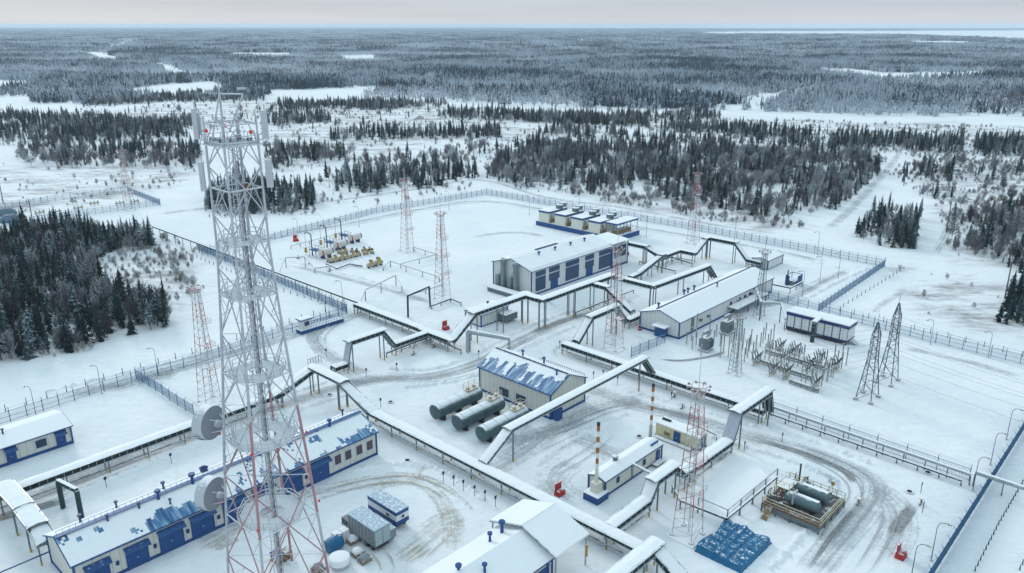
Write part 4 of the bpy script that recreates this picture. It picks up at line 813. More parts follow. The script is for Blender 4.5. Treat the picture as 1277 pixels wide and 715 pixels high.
# --- compressor hall with tall windows
g, lx, ly = gable('compressor_hall', 'white hall with tall gridded windows, blue doors and roof vents', 165, 203.5, 146.2, 161.5, 7.6, 9.9, wall='wall_white', over=.5)
for i, x in enumerate((2.8, 9.0, 17.5, 26.0, 34.2)):
    w = (4.2, 4.6, 6.2, 4.2, 6.4)[i]; window(g, '-y', (x+1.2, -.02, 6.2), w, 1.3, 5, 2, pane='blue_glass')
    if i in (1, 3): window(g, '-y', (x+1.2, -.02, 4.0), w, 1.9, 5, 2, pane='blue_glass'); door(g, '-y', (x+1.2, -.03, .3), 3.0, 2.7)
    else: window(g, '-y', (x+1.2, -.02, 3.1), w, 3.9, 6, 4, pane='blue_glass')
for x in (9.5, 17, 24.5, 31.5): vent(g, (x, ly*.36, 9.2), 1.25)
ridge_rail(g, -.3, lx+.3, -.2, 7.75, 50, 'grey_steel'); ridge_rail(g, -.3, lx+.3, ly*.52, 10.1, 50, 'grey_steel')
MB().box(12, 22, ly*.55, ly*.62, 9.8, 10.1).build('ridge_walkway', 'navy', g)
for y, h in ((10.2, 8.6), (5.2, 8.2)):
    s = MB().lathe([(.75, 0), (.75, h), (.95, h+.1), (.95, h+.9), (.4, h+1.3)], (-1.2, y, 0), 12).build('exhaust_stack', 'stack_grey', g)
    MB().lathe([(.9, 0), (.9, 4.0), (.7, 4.6), (.2, 4.9)], (-1.1, y+2.1, 0), 12).build('air_intake', 'stack_grey', g)
b = MB().box(lx-.2, lx+.1, .1, 4.9, .5, 7.2); MB().box(-5.0, -2.6, 2, 13, 0, 1.3).build('annex', 'grey_steel', g); MB().box(-5.2, -2.5, 1.8, 13.2, 1.3, 1.55).build('annex_snow', 'snow_cap', g)
window(g, '+x', (lx+.02, 3.6, 3.8), 3.6, 4.4, 4, 4, pane='blue_glass')
MB().box(lx+.3, lx+9, -.2, ly*.55, 0, 7.2).build('end_block', 'wall_white', g); MB().slab((lx+4.6, -.6, 8.2), (lx+4.6, ly*.55, 9.0), 9.4, .25).build('end_roof', 'snow_cap', g); MB().box(lx+.1, lx+9.2, -.3, -.22, .1, .7).build('end_plinth', 'blue', g)
for xx in (lx+.35, lx+8.9): MB().box(xx-.2, xx+.2, -.32, -.1, 0, 7.6).build('corner_trim', 'blue', g)
window(g, '-y', (lx+4.6, -.22, 5.0), 6.4, 3.6, 4, 2, pane='blue_glass')
# --- long low building at the right
g, lx, ly = gable('switchgear_building', 'long low white building with snow roof and blue gable porch', 165.3, 216, 97, 108.6, 4.5, 6.3, wall='wall_white')
d = door(g, '-x', (-.02, 4.6, .3), 1.5, 2.2); MB().box(-2.0, -.05, 3.3, 5.9, 0, 2.6).build('porch', 'blue', g); MB().slab((-1.2, 2.6, 2.95), (-1.2, 6.6, 2.95), 2.9, .22).build('porch_roof', 'snow_cap', g)
for x in (10, 14, 30, 34.5, 38): MB().box(x-.5, x+.5, -.5, -.05, 2.2, 3.0).build('wall_cooler', 'grey_steel', g)
for x, y in ((3, 8.3), (17, 9.3), (19, 9.3), (22, 9.2)): vent(g, (x, y, 5.6), 1.2)
vent(g, (27, 5., 6.6), .8, 'navy'); MB().slab((.3, ly*.62, 6.38), (lx, ly*.62, 6.38), .35, .1).build('ridge_walkway', 'navy', g)
for x in (26, 31, 34, 37): window(g, '-y', (x, -.02, 2.6), .9, 1.4, 1)
MB().box(24, 42, -3.2, -.3, 2.0, 2.4).build('ramp_deck', 'grey_steel', g); MB().box(24, 42, -3.2, -.3, 2.4, 2.6).build('ramp_snow', 'snow_cap', g)
for x in (25, 31, 37, 41.5): MB().box(x-.15, x+.15, -2.9, -2.6, 0, 2.0).build('ramp_post', 'grey_steel', g)
for x in (5.8, 6.5): MB().box(x-.12, x+.12, -.2, 0, .3, 4.2).build('downpipe', 'grey_steel', g)
# --- boiler house with two chimneys
g, lx, ly = gable('boiler_house', 'narrow cream boiler house with blue edging, ladder and snow roof', 95.6, 112.6, 68, 71.4, 2.9, 3.5, wall='cream', plinth=.35, over=.15)
for x in (3.6, 11.4): window(g, '-y', (x, -.02, 1.8), .6, .9, 1)
for x in (7.6, 8.0): MB().box(x-.06, x+.06, -.06, 0, .4, 2.8).build('wall_joint', 'navy', g)
door(g, '-y', (lx-1.3, -.02, .2), .9, 2.1); MB().box(lx-3.4, lx-.6, -1.4, -.2, .4, .55).build('step_deck', 'wood', g)
MB().lathe([(.42, 0), (.42, .7), (.6, .72), (.6, .95)], (6.0, 2.4, 3.4), 10).build('roof_vent', 'grey_steel', g); MB().lathe([(.7, -.1), (.7, 0)], (-.12, 1.6, 1.8), 12, 'x').build('burner_port', 'yellow', g)
MB().box(lx-2.6, lx-.3, .6, .75, 3.35, 3.75).build('roof_rail', 'blue', g)
def chimney(loc, h, label, box):
    t = thing('chimney', label, 'chimney', loc, 'striped boiler chimneys'); n = 8; z0 = h*.42; dz = (h-z0)/n
    MB().lathe([(.36, 0), (.29, z0)], n=12).build('base_shaft', 'concrete' if not box else 'cream', t)
    for i in range(n): MB().lathe([(.27, z0+i*dz), (.26, z0+(i+1)*dz)], n=12).build('band', 'chim_red' if i % 2 else 'white_paint', t)
    MB().lathe([(.28, h), (.28, h+.5)], n=12).build('cap', 'dark', t)
    if box:
        MB().box(-1.5, 1.5, -1.5, 1.5, 0, 1.3).build('foot_box', 'blue', t); MB().box(-1.55, 1.55, -1.55, 1.55, 1.3, 1.45).build('snow_cover', 'snow_cap', t)
        MB().box(-.7, .7, -.7, .7, 1.45, 3.2).build('flue_box', 'cream', t)
    else: MB().box(-.6, .6, -.6, .6, 0, 1.6).build('foot_box', 'yellow', t)
chimney((*LP(743, 622), 0), 13.6, 'red and white striped chimney on a blue foot box', True); chimney((*LP(810, 562), 0), 13.0, 'red and white striped chimney with a yellow foot behind boiler house', False)
# --- yellow cabin
g, lx, ly = gable('generator_cabin', 'pale yellow cabin with blue doors under flat snow roof', 119.6, 122.5, 64.5, 73.8, 2.6, 2.8, 'y', wall='wall_yellow', plinth=.2, over=.1, trims=False)
door(g, '-x', (-.02, 4.6, .1), 1.2, 2.1); door(g, '-y', (1.5, -.02, .1), 1.1, 2.1); MB().box(-.12, 0, 6.2, 7.4, .8, 1.6).build('grille', 'wood', g); MB().lathe([(.3, 0), (.3, 1.8)], (1.5, 7, 3.1), 8, 'y').build('roof_muffler', 'dark', g); MB().box(-1.2, -.2, 1, 9, 0, .3).build('step_deck', 'concrete', g)
# --- substation building on stilts
t = thing('control_building', 'white panelled building on stilts with deep navy roof band', 'building', (189.8, 64.6, 0)); lx, ly = 4.6, 15.6
MB().box(0, lx, 0, ly, 1.2, 4.3).build('wall', 'wall_white', t); MB().box(-.25, lx+.25, -.25, ly+.25, 4.3, 5.1).build('roof_band', 'navy', t); MB().box(-.2, lx+.2, -.2, ly+.2, 5.1, 5.35).build('snow_cover', 'snow_cap', t); MB().box(-.1, lx+.1, -.1, ly+.1, .95, 1.2).build('floor_frame', 'navy', t)
for i in range(9): MB().box(-.06, 0, i*ly/8.0-.1 if i else 0, i*ly/8.0+.1, 1.2, 4.3).build('wall_joint', 'navy', t)
for i in range(7):
    for x in (.3, lx-.3): MB().box(x-.15, x+.15, .3+i*2.45, .6+i*2.45, -.1, .95).build('stilt', 'dark', t)
MB().box(-.1, -.02, 0, ly, .3, .9).build('skirt', 'dark', t); b = MB()
for i in range(6): b.box(lx*.3, lx*.7, -.35-i*.3, -.05-i*.3, 1.0-i*.18, 1.08-i*.18)
b.build('stair', 'grey_steel', t); MB().bar((lx*.3, -.1, 2.1), (lx*.3, -2.0, 1.1), .04).build('handrail', 'grey_steel', t)
MB().slab((-3.6, 7.2, 5.6), (.2, 7.2, 5.9), 1.2, .25).build('duct_snow', 'snow_cap', t); MB().slab((-3.6, 7.2, 5.4), (.2, 7.2, 5.7), 1.0, .4).build('duct', 'grey_steel', t); MB().box(-3.9, -3.1, 6.8, 7.6, 0, 5.0).build('duct_shaft', 'teal_steel', t)
# --- white shed and blue booths
g, lx, ly = gable('equipment_shed', 'small white shed with blue corners beyond the floodlight mast', 236.4, 247, 108.2, 113.6, 3.0, 3.6, wall='wall_white', plinth=.2, over=.2)
door(g, '-x', (-.02, 3, .1), 1.4, 2.1); MB().box(-4, 0, 1.5, 5, .1, .3).build('ramp', 'grey_steel', g)
x, y = LP(992, 358); t = thing('gas_cabinet', 'open blue cabinet frame with pipe stub near the right fence corner', 'cabinet', (x, y, 0))
MB().box(0, .2, 2.2, 3.4, 0, 3.0).build('side_panel', 'blue', t); MB().box(1.4, 4.4, 0, .2, 0, 3.0).build('side_panel', 'blue', t); b = MB()
for xx, yy in ((4.3, 3.3), (0.1, 3.3), (4.3, .1)): b.bar((xx, yy, 0), (xx, yy, 3.0), .1)
b.bar((0, 3.3, 3.0), (4.3, 3.3, 3.0), .1); b.bar((4.3, 0, 3.0), (4.3, 3.3, 3.0), .1); b.build('frame', 'blue', t); MB().box(.5, 3.8, .5, 3, 0, 1.4).build('valve_body', 'grey_steel', t); MB().bar((-.6, 2.5, 0), (-.6, 2.5, 5.0), .16, 8).build('vent_pipe', 'teal_steel', t)
x, y = LP(376, 418); t = thing('gate_booth', 'white booth on a railed blue platform by the left gate', 'booth', (x, y, 0)); L_ = 13.0
MB().box(0, L_, 0, 2.4, 0, .9).build('platform', 'blue', t); MB().box(.1, L_-.1, .1, 2.3, .9, 1.0).build('snow_cover', 'snow_cap', t); MB().box(.6, 3.4, .3, 2.1, 1.0, 3.5).build('wall', 'wall_white', t); MB().box(.1, 4.0, 0, 2.4, 3.5, 3.75).build('roof', 'canopy_blue', t); MB().box(.2, 3.9, .1, 2.3, 3.75, 3.9).build('roof_snow', 'snow_cap', t); window(t, '-y', (2, .28, 2.5), 1.2, .9, 2); b = MB()
for i in range(11): xx = 3.8+i*(L_-4)/10; b.bar((xx, .1, .9), (xx, .1, 2.0), .045); b.bar((xx, 2.3, .9), (xx, 2.3, 2.0), .045)
for yy in (.1, 2.3):
    for zz in (1.45, 2.0): b.bar((3.6, yy, zz), (L_, yy, zz), .045)
b.build('railing', 'blue', t)
g, lx, ly = gable('metering_hut', 'small white hut with one window and a dark flue beside high rack', 137.5, 147.5, 139.2, 145.0, 3.3, 3.9, 'x', wall='wall_white', plinth=.25, over=.3)
window(g, '-x', (-.02, 4.2, 1.9), 1.3, 1.2, 2); vent(g, (5, 2.5, 4.2), 1.0, 'navy'); MB().box(6, 10.5, -3.2, -.3, .6, 2.4).build('annex', 'grey_steel', g)
# --- big white shelter hall at the bottom edge
t, lx, ly = gable('workshop_hall', 'long hall at the bottom edge with thick snow roof and open gable canopy', 18, 73.2, 60.6, 70.6, 4.5, 6.5, wall='wall', over=.5)
for px, py, s in ((626, 662, 1.3), (611, 674, 1.0), (572, 716, 1.2), (604.5, 713, 1.0)):
    q = LP(px, py, 6.0); vent(t, (q[0]-18, q[1]-60.6, 6.2), s)
for yy in (0, ly): MB().box(54.0, 54.4, yy-.2, yy+.2, 0, 4.4).build('corner_trim', 'blue', t)
door(t, '-y', (53.0, -.02, 0), 2.2, 3.2)
o = lx-.8; b = MB(); e0, e1, w0, w1 = o, o+7.4, -1.4, ly+1.4
P = [V(p) for p in ((e0, w0, 5.15), (e1, w0, 5.15), (e1, ly/2, 7.25), (e0, ly/2, 7.25), (e1, w1, 5.15), (e0, w1, 5.15))]; up = V((0, 0, .28))
b.add(P[:4]+[p+up for p in P[:4]], [(0,3,2,1),(4,5,6,7),(0,1,5,4),(1,2,6,5),(2,3,7,6),(3,0,4,7)]); b.build('canopy_roof', 'snow_cap', t)
b = MB(); Q = [P[3], P[2], P[4], P[5]]; b.add(Q+[p+up for p in Q], [(0,3,2,1),(4,5,6,7),(0,1,5,4),(1,2,6,5),(2,3,7,6),(3,0,4,7)]); b.build('canopy_roof', 'snow_cap', t)
b = MB(); b.bar(P[0]+V((-.05,0,.05)), P[3]+V((-.05,0,.05)), .12); b.bar(P[5]+V((-.05,0,.05)), P[3]+V((-.05,0,.05)), .12); b.build('verge_trim', 'grey_steel', t); MB().bar(P[3]+V((0,0,.27)), P[2]+V((0,0,.27)), .05).build('ridge_cap', 'galv', t)
for xx in (e0+.3, e1-.3):
    for yy in (w0+.3, w1-.3):
        MB().bar((xx, yy, 0), (xx, yy, 5.15), .13, 8).build('canopy_post', 'galv', t)
MB().bar((e1-.3, w0+.3, 5.0), (e1-.3, w1-.3, 5.0), .1).build('canopy_beam', 'galv', t); MB().lathe([(.2, 0), (.2, 2.0)], (e1-.3, w0+.15, 1.6), 8).build('post_guard', 'yellow', t)
# --- cooler block behind the hall
t = thing('cooler_platform', 'long blue base slab under the row of white coolers', 'platform', (231.5, 164.4, 0)); MB().box(0, 15, 0, 38.6, 0, 1.7).build('slab', 'blue', t); MB().box(.2, 14.8, .2, 38.4, 1.7, 1.85).build('snow_cover', 'snow_cap', t)
def cooler(y, label):
    t = thing('air_cooler', label, 'cooler', (231.8, y, 1.85), 'air coolers on the blue slab')
    MB().box(0, 11, 0, 5.2, 0, 3.6).build('housing', 'cream', t); MB().box(-.12, 11.1, -.12, 5.32, 3.6, 4.3).build('fascia', 'blue', t); MB().box(-.1, 11, -.1, 5.3, 4.3, 4.45).build('snow_cover', 'snow_cap', t)
    for x in (7.5, 11.5): MB().lathe([(1.3, 4.2), (1.5, 5.3), (1.5, 5.9)], (x, 1.0 + (x > 9)*1.6, 0), 12).build('fan_duct', 'grey_steel', t)
    MB().box(.2, 2.4, -.9, -.15, 0, 1.6).build('header_box', 'wood', t); MB().bar((1, -.6, 0), (1, -.6, 3.4), .3, 8).build('pipe', 'grey_steel', t)
for i, w in enumerate(('first from the left', 'second from the left', 'third from the left', 'fourth and nearest the canopy')): cooler(196.6-i*8.2, 'white air cooler with blue fascia on blue slab, '+w)
t = thing('equipment_canopy', 'flat blue-edged canopy on posts at the right end of coolers', 'canopy', (232.5, 164.8, 1.85)); MB().box(0, 13.5, 0, 5.2, 4.0, 4.6).build('roof', 'blue', t); MB().box(.05, 13.4, .05, 5.1, 4.6, 4.75).build('snow_cover', 'snow_cap', t)
for x in (.3, 4.6, 8.9, 13.2):
    for y in (.3, 4.9): MB().bar((x, y, 0), (x, y, 4), .12).build('post', 'grey_steel', t)
MB().box(2, 11, 1.4, 3.8, 0, 1.5).build('machine', 'wood', t)
# ------------------------------------------------------------------ the tall frosted tower
def big_tower():
    X, Y = GW(350, 742); lx, ly = w2l(X, Y); t = thing('lattice_tower', 'tall frost-covered lattice radio tower with two drum dishes in front', 'tower', (lx, ly, 0))
    prof = [(0, 10.0), (7, 9.2), (20.5, 7.7), (34, 5.9), (41, 5.15), (50, 4.35), (62.5, 4.2)]
    def wd(z):
        for (a, wa), (b, wb) in zip(prof[:-1], prof[1:]):
            if z <= b: return (wa + (wb-wa)*(z-a)/(b-a))/2
        return prof[-1][1]/2
    C4 = ((-1, -1), (1, -1), (1, 1), (-1, 1)); K = lambda z, i: V((C4[i % 4][0]*wd(z), C4[i % 4][1]*wd(z), z))
    lev = [0, 13.2, 24.6, 33.6, 44.0, 50.6, 57.0, 62.0]
    for i in range(4):
        zs = [0, 7, 13.2, 20.5, 29, 34, 41, 50, 62.5]
        for a, b in zip(zs[:-1], zs[1:]): MB().bar(K(a, i), K(b, i), .17 if a < 40 else .14, 8).build('leg', 'frost_pink' if a in (0, 13.2, 20.5) and i != 3 else 'frost_steel', t)
        MB().box(-.5, .5, -.5, .5, -.1, .35).build('footing', 'snow_cap', t, K(0, i))
    for z0, z1 in zip(lev[:-1], lev[1:]):
        zm = (z0+z1)/2
        for i in range(4):
            a, b = K(zm, i), K(zm, i+1); f0 = (K(z0, i)+K(z0, i+1))/2; f1 = (K(z1, i)+K(z1, i+1))/2; r = .085 if z0 < 40 else .075; m = 'frost_pink' if z0 < 15 else 'frost_steel'
            for p, q in ((a, f0), (b, f0), (a, f1), (b, f1)):
                MB().bar(p, q, r, 5).build('brace', m, t)
                if z0 < 50: c_ = p.lerp(q, .5); le = K((zm+q.z)/2, i if p is a else i+1); MB().bar(c_, le, .045, 4).build('strut', 'frost_steel', t); MB().bar(c_, K(q.z, i if p is a else i+1), .04, 4).build('strut', 'frost_steel', t)
            MB().bar(K(z1, i), K(z1, i+1), .10, 5).build('girt', 'frost_steel', t)
            if z0 < 40: MB().bar(K(zm, i).lerp(K(zm, i+1), 0), K(zm, i+2), .05, 4).build('brace', 'frost_steel', t) if i < 2 else None
    for k, z in enumerate(lev[1:]):
        w = wd(z)*(1.12 if z > 20 else .95); n = 8 if z < 60 else 4; rot0 = math.pi/n; ri = w*.42; ro = w*1.08 if n == 8 else w*1.5
        pts = [(math.cos(2*math.pi*i/n+rot0), math.sin(2*math.pi*i/n+rot0)) for i in range(n)]
        if z == 57.0: continue
        b = MB(); vs = [(p[0]*ro, p[1]*ro, z) for p in pts]+[(p[0]*ri, p[1]*ri, z) for p in pts]+[(p[0]*ro, p[1]*ro, z+.1) for p in pts]+[(p[0]*ri, p[1]*ri, z+.1) for p in pts]; fs = []
        for i in range(n): j = (i+1) % n; fs += [(i, i+n, j+n, j), (2*n+i, 2*n+j, 3*n+j, 3*n+i), (i, j, 2*n+j, 2*n+i), (n+i, 3*n+i, 3*n+j, n+j)]
        pl = b.add(vs, fs).build('platform', 'frost_deck', t); b = MB()
        for i in range(n):
            j = (i+1) % n; p, q = V((pts[i][0]*ro, pts[i][1]*ro, z)), V((pts[j][0]*ro, pts[j][1]*ro, z))
            for h in (.5, 1.1): b.bar(p+V((0,0,h)), q+V((0,0,h)), .05, 4)
            m_ = max(2, int((q-p).length/.8))
            for s in range(m_): v = p.lerp(q, s/m_); b.bar(v, v+V((0,0,1.1)), .045, 4)
        b.build('railing', 'frost_steel', pl)
    b = MB(); lx0, ly0 = -.75, -.9                                   # ladder with its cage
    for s in (-.28, .28): b.bar((lx0+s, ly0, 0), (lx0+s, ly0, 63), .05, 4)
    for i in range(105): b.bar((lx0-.28, ly0, .6*i), (lx0+.28, ly0, .6*i), .035, 4)
    ld = b.build('ladder', 'frost_steel', t); b = MB()
    for i in range(42):
        z = 1.5*i+1; P = [V((lx0+.45*math.cos(a), ly0-.35+.45*math.sin(a), z)) for a in [math.pi*x/5 for x in range(-5, 1)]]; b.pipe(P, .03, 3)
    struct(b.build('cage', 'frost_steel', ld), 'stuff'); b = MB(); cx, cy = .55, .35     # cable trunk
    for dx, dy in ((-.3, -.3), (.3, -.3), (.3, .3), (-.3, .3)): b.bar((cx+dx, cy+dy, 0), (cx+dx, cy+dy, 62), .05, 4)
    for i in range(62): b.bar((cx-.3, cy-.3, i), (cx+.3, cy-.3, i+.9), .03, 3); b.bar((cx+.3, cy-.3, i), (cx+.3, cy+.3, i+.9), .03, 3); b.bar((cx-.3, cy-.3, i), (cx-.3, cy+.3, i+.9), .03, 3)
    b.build('cable_ladder', 'frost_steel', t); b = MB()
    for dx in (-.2, -.07, .06, .19): b.bar((cx+dx, cy, 0), (cx+dx, cy, 60), .05, 5)
    b.build('cables', 'cable_grey', t)
    for (z, col) in ((24.6, 'lamp_red'), (14.4, 'lamp_red')):
        for i in (0, 1, 3): MB().lathe([(.12, 0), (.15, .22), (.07, .36)], K(z+.3, i)+V((C4[i][0]*.35, C4[i][1]*.35, 0)), 8).build('warning_lamp', 'lamp_red', t)
    # drum dishes on the left leg (corner 3), pointing out to the left of the picture
    for px, py in ((253, 529), (262, 619)):
        leg = K(0, 3); z = 26.3 if py < 570 else 15.8; leg = K(z, 3); a = R(160)-TH; ax = V((math.cos(a), math.sin(a), 0)); c_ = leg + ax*2.2; D = 2.25
        q = ax.to_track_quat('X', 'Z').to_euler()
        o = MB().lathe([(D*.98, -.55), (D, -.5), (D, .95), (D*.97, .97), (D*.94, .8)], n=28, axis='x').build('dish', 'dish', t, c_, (q.x, q.y, q.z))
        MB().lathe([(.4, -1.15), (D*.5, -.95), (D*.9, -.62), (D*.99, -.54)], n=28, axis='x').build('reflector', 'dish_back', o)
        b = MB()
        for k in range(9): an = R(205+k*16); b.bar((-.2, D*math.cos(an), D*math.sin(an)), (.95, (D+.12)*math.cos(an), (D+.12)*math.sin(an)), .07, 4)
        b.build('shroud_rib', 'grey_steel', o); b = MB(); b.lathe([(.5, -1.5), (.5, -1.1)], n=10, axis='x')
        for yy, zz in ((.9, .9), (-.9, .9), (.9, -.9), (-.9, -.9)): b.bar((-2.3, yy*.25, zz*.7), (-.9, yy, zz), .06, 4)
        b.build('mount', 'frost_steel', o)
    # antennas round the head
    for (cx, cy, z, h, w, d, side) in ((-2.75, 2.75, 62.6, 3.4, .5, .35, 0), (2.75, -2.75, 62.6, 3.2, .65, .4, 0), (-2.7, 2.7, 56.6, 3.4, .55, .4, 0), (2.75, -2.75, 57.0, 3.2, .7, .4, 0), (2.2, 2.4, 62.3, 2.0, .35, .3, 0), (-2.2, 2.9, 63.0, 2.2, .3, .3, 0)):
        o = MB().box(-w/2, w/2, -d/2, d/2, 0, h).build('panel_antenna', 'dish', t, (cx, cy, z), R(-45)); MB().bar((0, d, -.6), (0, d, h+.7), .07, 5).build('mast_pipe', 'frost_steel', o)
        MB().bar((0, 0, h*.3), (-cx*.2, -cy*.2, h*.3), .05, 4)
    for i, (cx, cy) in enumerate(((-2.0, -2.0), (1.0, -2.6), (-2.6, .6), (.4, 2.0))): MB().lathe([(.15, 0), (.18, .28), (.08, .42)], (cx, cy, 63.1+.2*i), 8).build('warning_lamp', 'lamp_red', t)
    b = MB(); T = 67.6                                               # head frame: portal beam with raking struts
    A, B_ = V((-.4, .9, T)), V((1.2, -1.4, T)); b.bar(A, B_, .09, 5); b.bar(A, V((-2.6, -.2, 62.2)), .10, 5); b.bar(B_, V((-.3, -.2, 63.4)), .10, 5); b.bar(A, A-V((0, 0, 5.4)), .14, 6); b.bar(B_+V((-.3, .6, .6)), B_+V((.3, -.2, .6)), .16, 4); b.bar(A, A+V((-1.2, 2.0, .1)), .05, 4)
    for z in (62.3, 64.4):
        for i in range(4): b.bar(K(62, i)*1.0+V((0, 0, z-62)), K(62, i+1)+V((0, 0, z-62)), .09, 5)
    for i in range(4): b.bar(K(62, i), K(62, i)+V((0, 0, 3.2)), .10, 5); b.bar(K(62, i)+V((0, 0, .2)), (K(62, i)+K(62, i+1))/2+V((0, 0, 2.4)), .06, 4)
    b.build('head_frame', 'frost_steel', t); MB().bar(A, A+V((0, 0, 1.5)), .16, 6, .05).build('lightning_rod', 'frost_steel', t)
    for i in range(9): MB().box(-.25, .25, -.2, .2, 0, .5).build('radio_unit', 'cable_grey' if i % 3 else 'dish', t, (rng.uniform(-1.6, 1.6), rng.uniform(-1.6, 1.6), 62.3))
    MB().lathe([(.3, 0), (.3, .9), (.2, 1.1)], (.9, -.6, 56.4), 8).build('radio_unit', 'rust', t)
big_tower()

# ------------------------------------------------------------------ lighting masts
def mast_proto(h, w0, w1, bands, lamps=True, name='lighting_mast', dark=False, red='mast_red', white='mast_white', rod=5.5, balconies=(7.5, 12.5, 17.5)):
    t = bpy.data.objects.new(name, None); COL.objects.link(t); w = lambda z: (w0+(w1-w0)*min(1, z/h))/2; C4 = ((-1, -1), (1, -1), (1, 1), (-1, 1))
    K = lambda z, i: V((C4[i % 4][0]*w(z), C4[i % 4][1]*w(z), z))
    for bi, (z0, z1) in enumerate(zip(bands[:-1], bands[1:])):
        m = white if bi % 2 == 0 else red; s = MB()
        for i in range(4): s.bar(K(z0, i), K(z1, i), .065, 4)
        s.build('leg_section', m, t); s = MB(); n = max(1, round((z1-z0)/1.5))
        for k in range(n):
            a, b = z0+(z1-z0)*k/n, z0+(z1-z0)*(k+1)/n
            for i in range(4): s.bar(K(a, i), K(b, i+1) if k % 2 else K(b, i+1), .04, 3); s.bar(K(b, i), K(b, i+1), .04, 3)
        s.build('bracing', m, t)
    s = MB(); s.bar((.35, .1, 0), (.35, .1, h), .05, 3); s.bar((.75, .1, 0), (.75, .1, h), .05, 3)
    for k in range(int(h/.8)): s.bar((.35, .1, .8*k), (.75, .1, .8*k), .03, 3)
    s.build('ladder', white, t)
    for z in balconies:
        if z > h: continue
        s = MB(); q = w(z); s.box(q*.2, q+1.0, -q, q*.4, z, z+.08)
        for zz in (.5, 1.0):
            s.bar((q*.2, -q, z+zz), (q+1.0, -q, z+zz), .035, 3); s.bar((q+1.0, -q, z+zz), (q+1.0, q*.4, z+zz), .035, 3)
        for x, y in ((q+1, -q), (q*.2, -q), (q+1, q*.4)): s.bar((x, y, z), (x, y, z+1), .04, 3)
        s.build('balcony', red if not dark else 'grey_steel', t)
    if lamps:
        s = MB(); r = w1*.8+.2; N = 10
        for zz in (0, .9):
            s.pipe([V((r*math.cos(2*math.pi*k/N), r*math.sin(2*math.pi*k/N), h+zz)) for k in range(N+1)], .05, 4)
        for k in range(4): s.bar((0, 0, h), (r*math.cos(k*1.57), r*math.sin(k*1.57), h), .05, 3); s.bar((r*math.cos(k*1.57), r*math.sin(k*1.57), h), (r*math.cos(k*1.57), r*math.sin(k*1.57), h+.9), .05, 3)
        s.build('lamp_ring', red if not dark else 'grey_steel', t)
        for k in range(8):
            a = 2*math.pi*k/8; o = MB().bar((0, 0, 0), (.5, 0, 0), .04, 4).cbox((.5, 0, .12), (.24, .34, .34)).build('floodlight', 'lamp_house', t, (r*math.cos(a), r*math.sin(a), h+.6), a)
    MB().bar((0, 0, h-.5), (0, 0, h+rod), .07, 4, .025).build('lightning_rod', white, t)
    MB().box(-w0*.72, w0*.72, -w0*.72, w0*.72, 0, .22).build('snowy_pad', 'snow_cap', t)
    for i in range(4): MB().box(-.3, .3, -.3, .3, 0, .4).build('footing', 'concrete', t, K(0, i))
    return t
B7 = (0, 4.6, 8.2, 11.6, 15.0, 18.2, 22.0, 24.5)
MASTS = [((262, 502), 'red and white lighting mast just left of the tall frosted tower'), ((508, 313), 'red and white lighting mast farther back beside the valve row'), ((552, 373), 'red and white lighting mast left of the windowed hall'), ((765, 435), 'red and white lighting mast between tank hall and long low building'), ((857, 668), 'red and white lighting mast in front of the yellow cabin'), ((864, 303), 'red and white lighting mast by the back fence behind the pipe arches'), ((162, 262), 'small distant red and white mast at the far left compound')]
proto = None
for (p, lab) in MASTS:
    x, y = LP(*p)
    if proto is None:
        proto = mast_proto(24.5, 3.4, 1.2, B7); tag(proto, lab, 'mast', 'red and white lighting masts'); X, Y = l2w(x, y); proto.location = (X, Y, 0); proto.rotation_euler = (0, 0, TH)
    else: copy_tree(proto, (x, y, 0), TH, lab)
gm = mast_proto(17.5, 2.2, 1.0, (0, 6, 12, 17.5), red='grey_steel', white='grey_steel', dark=True, name='floodlight_mast', rod=5, balconies=()); x, y = LP(946, 395); X, Y = l2w(x, y); gm.location = (X, Y, 0); gm.rotation_euler = (0, 0, TH); tag(gm, 'grey floodlight mast behind the long low building end', 'mast', 'grey floodlight masts')
copy_tree(gm, (*LP(916, 466), 0), TH, 'grey floodlight mast standing in the switchyard', (1, 1, .75))
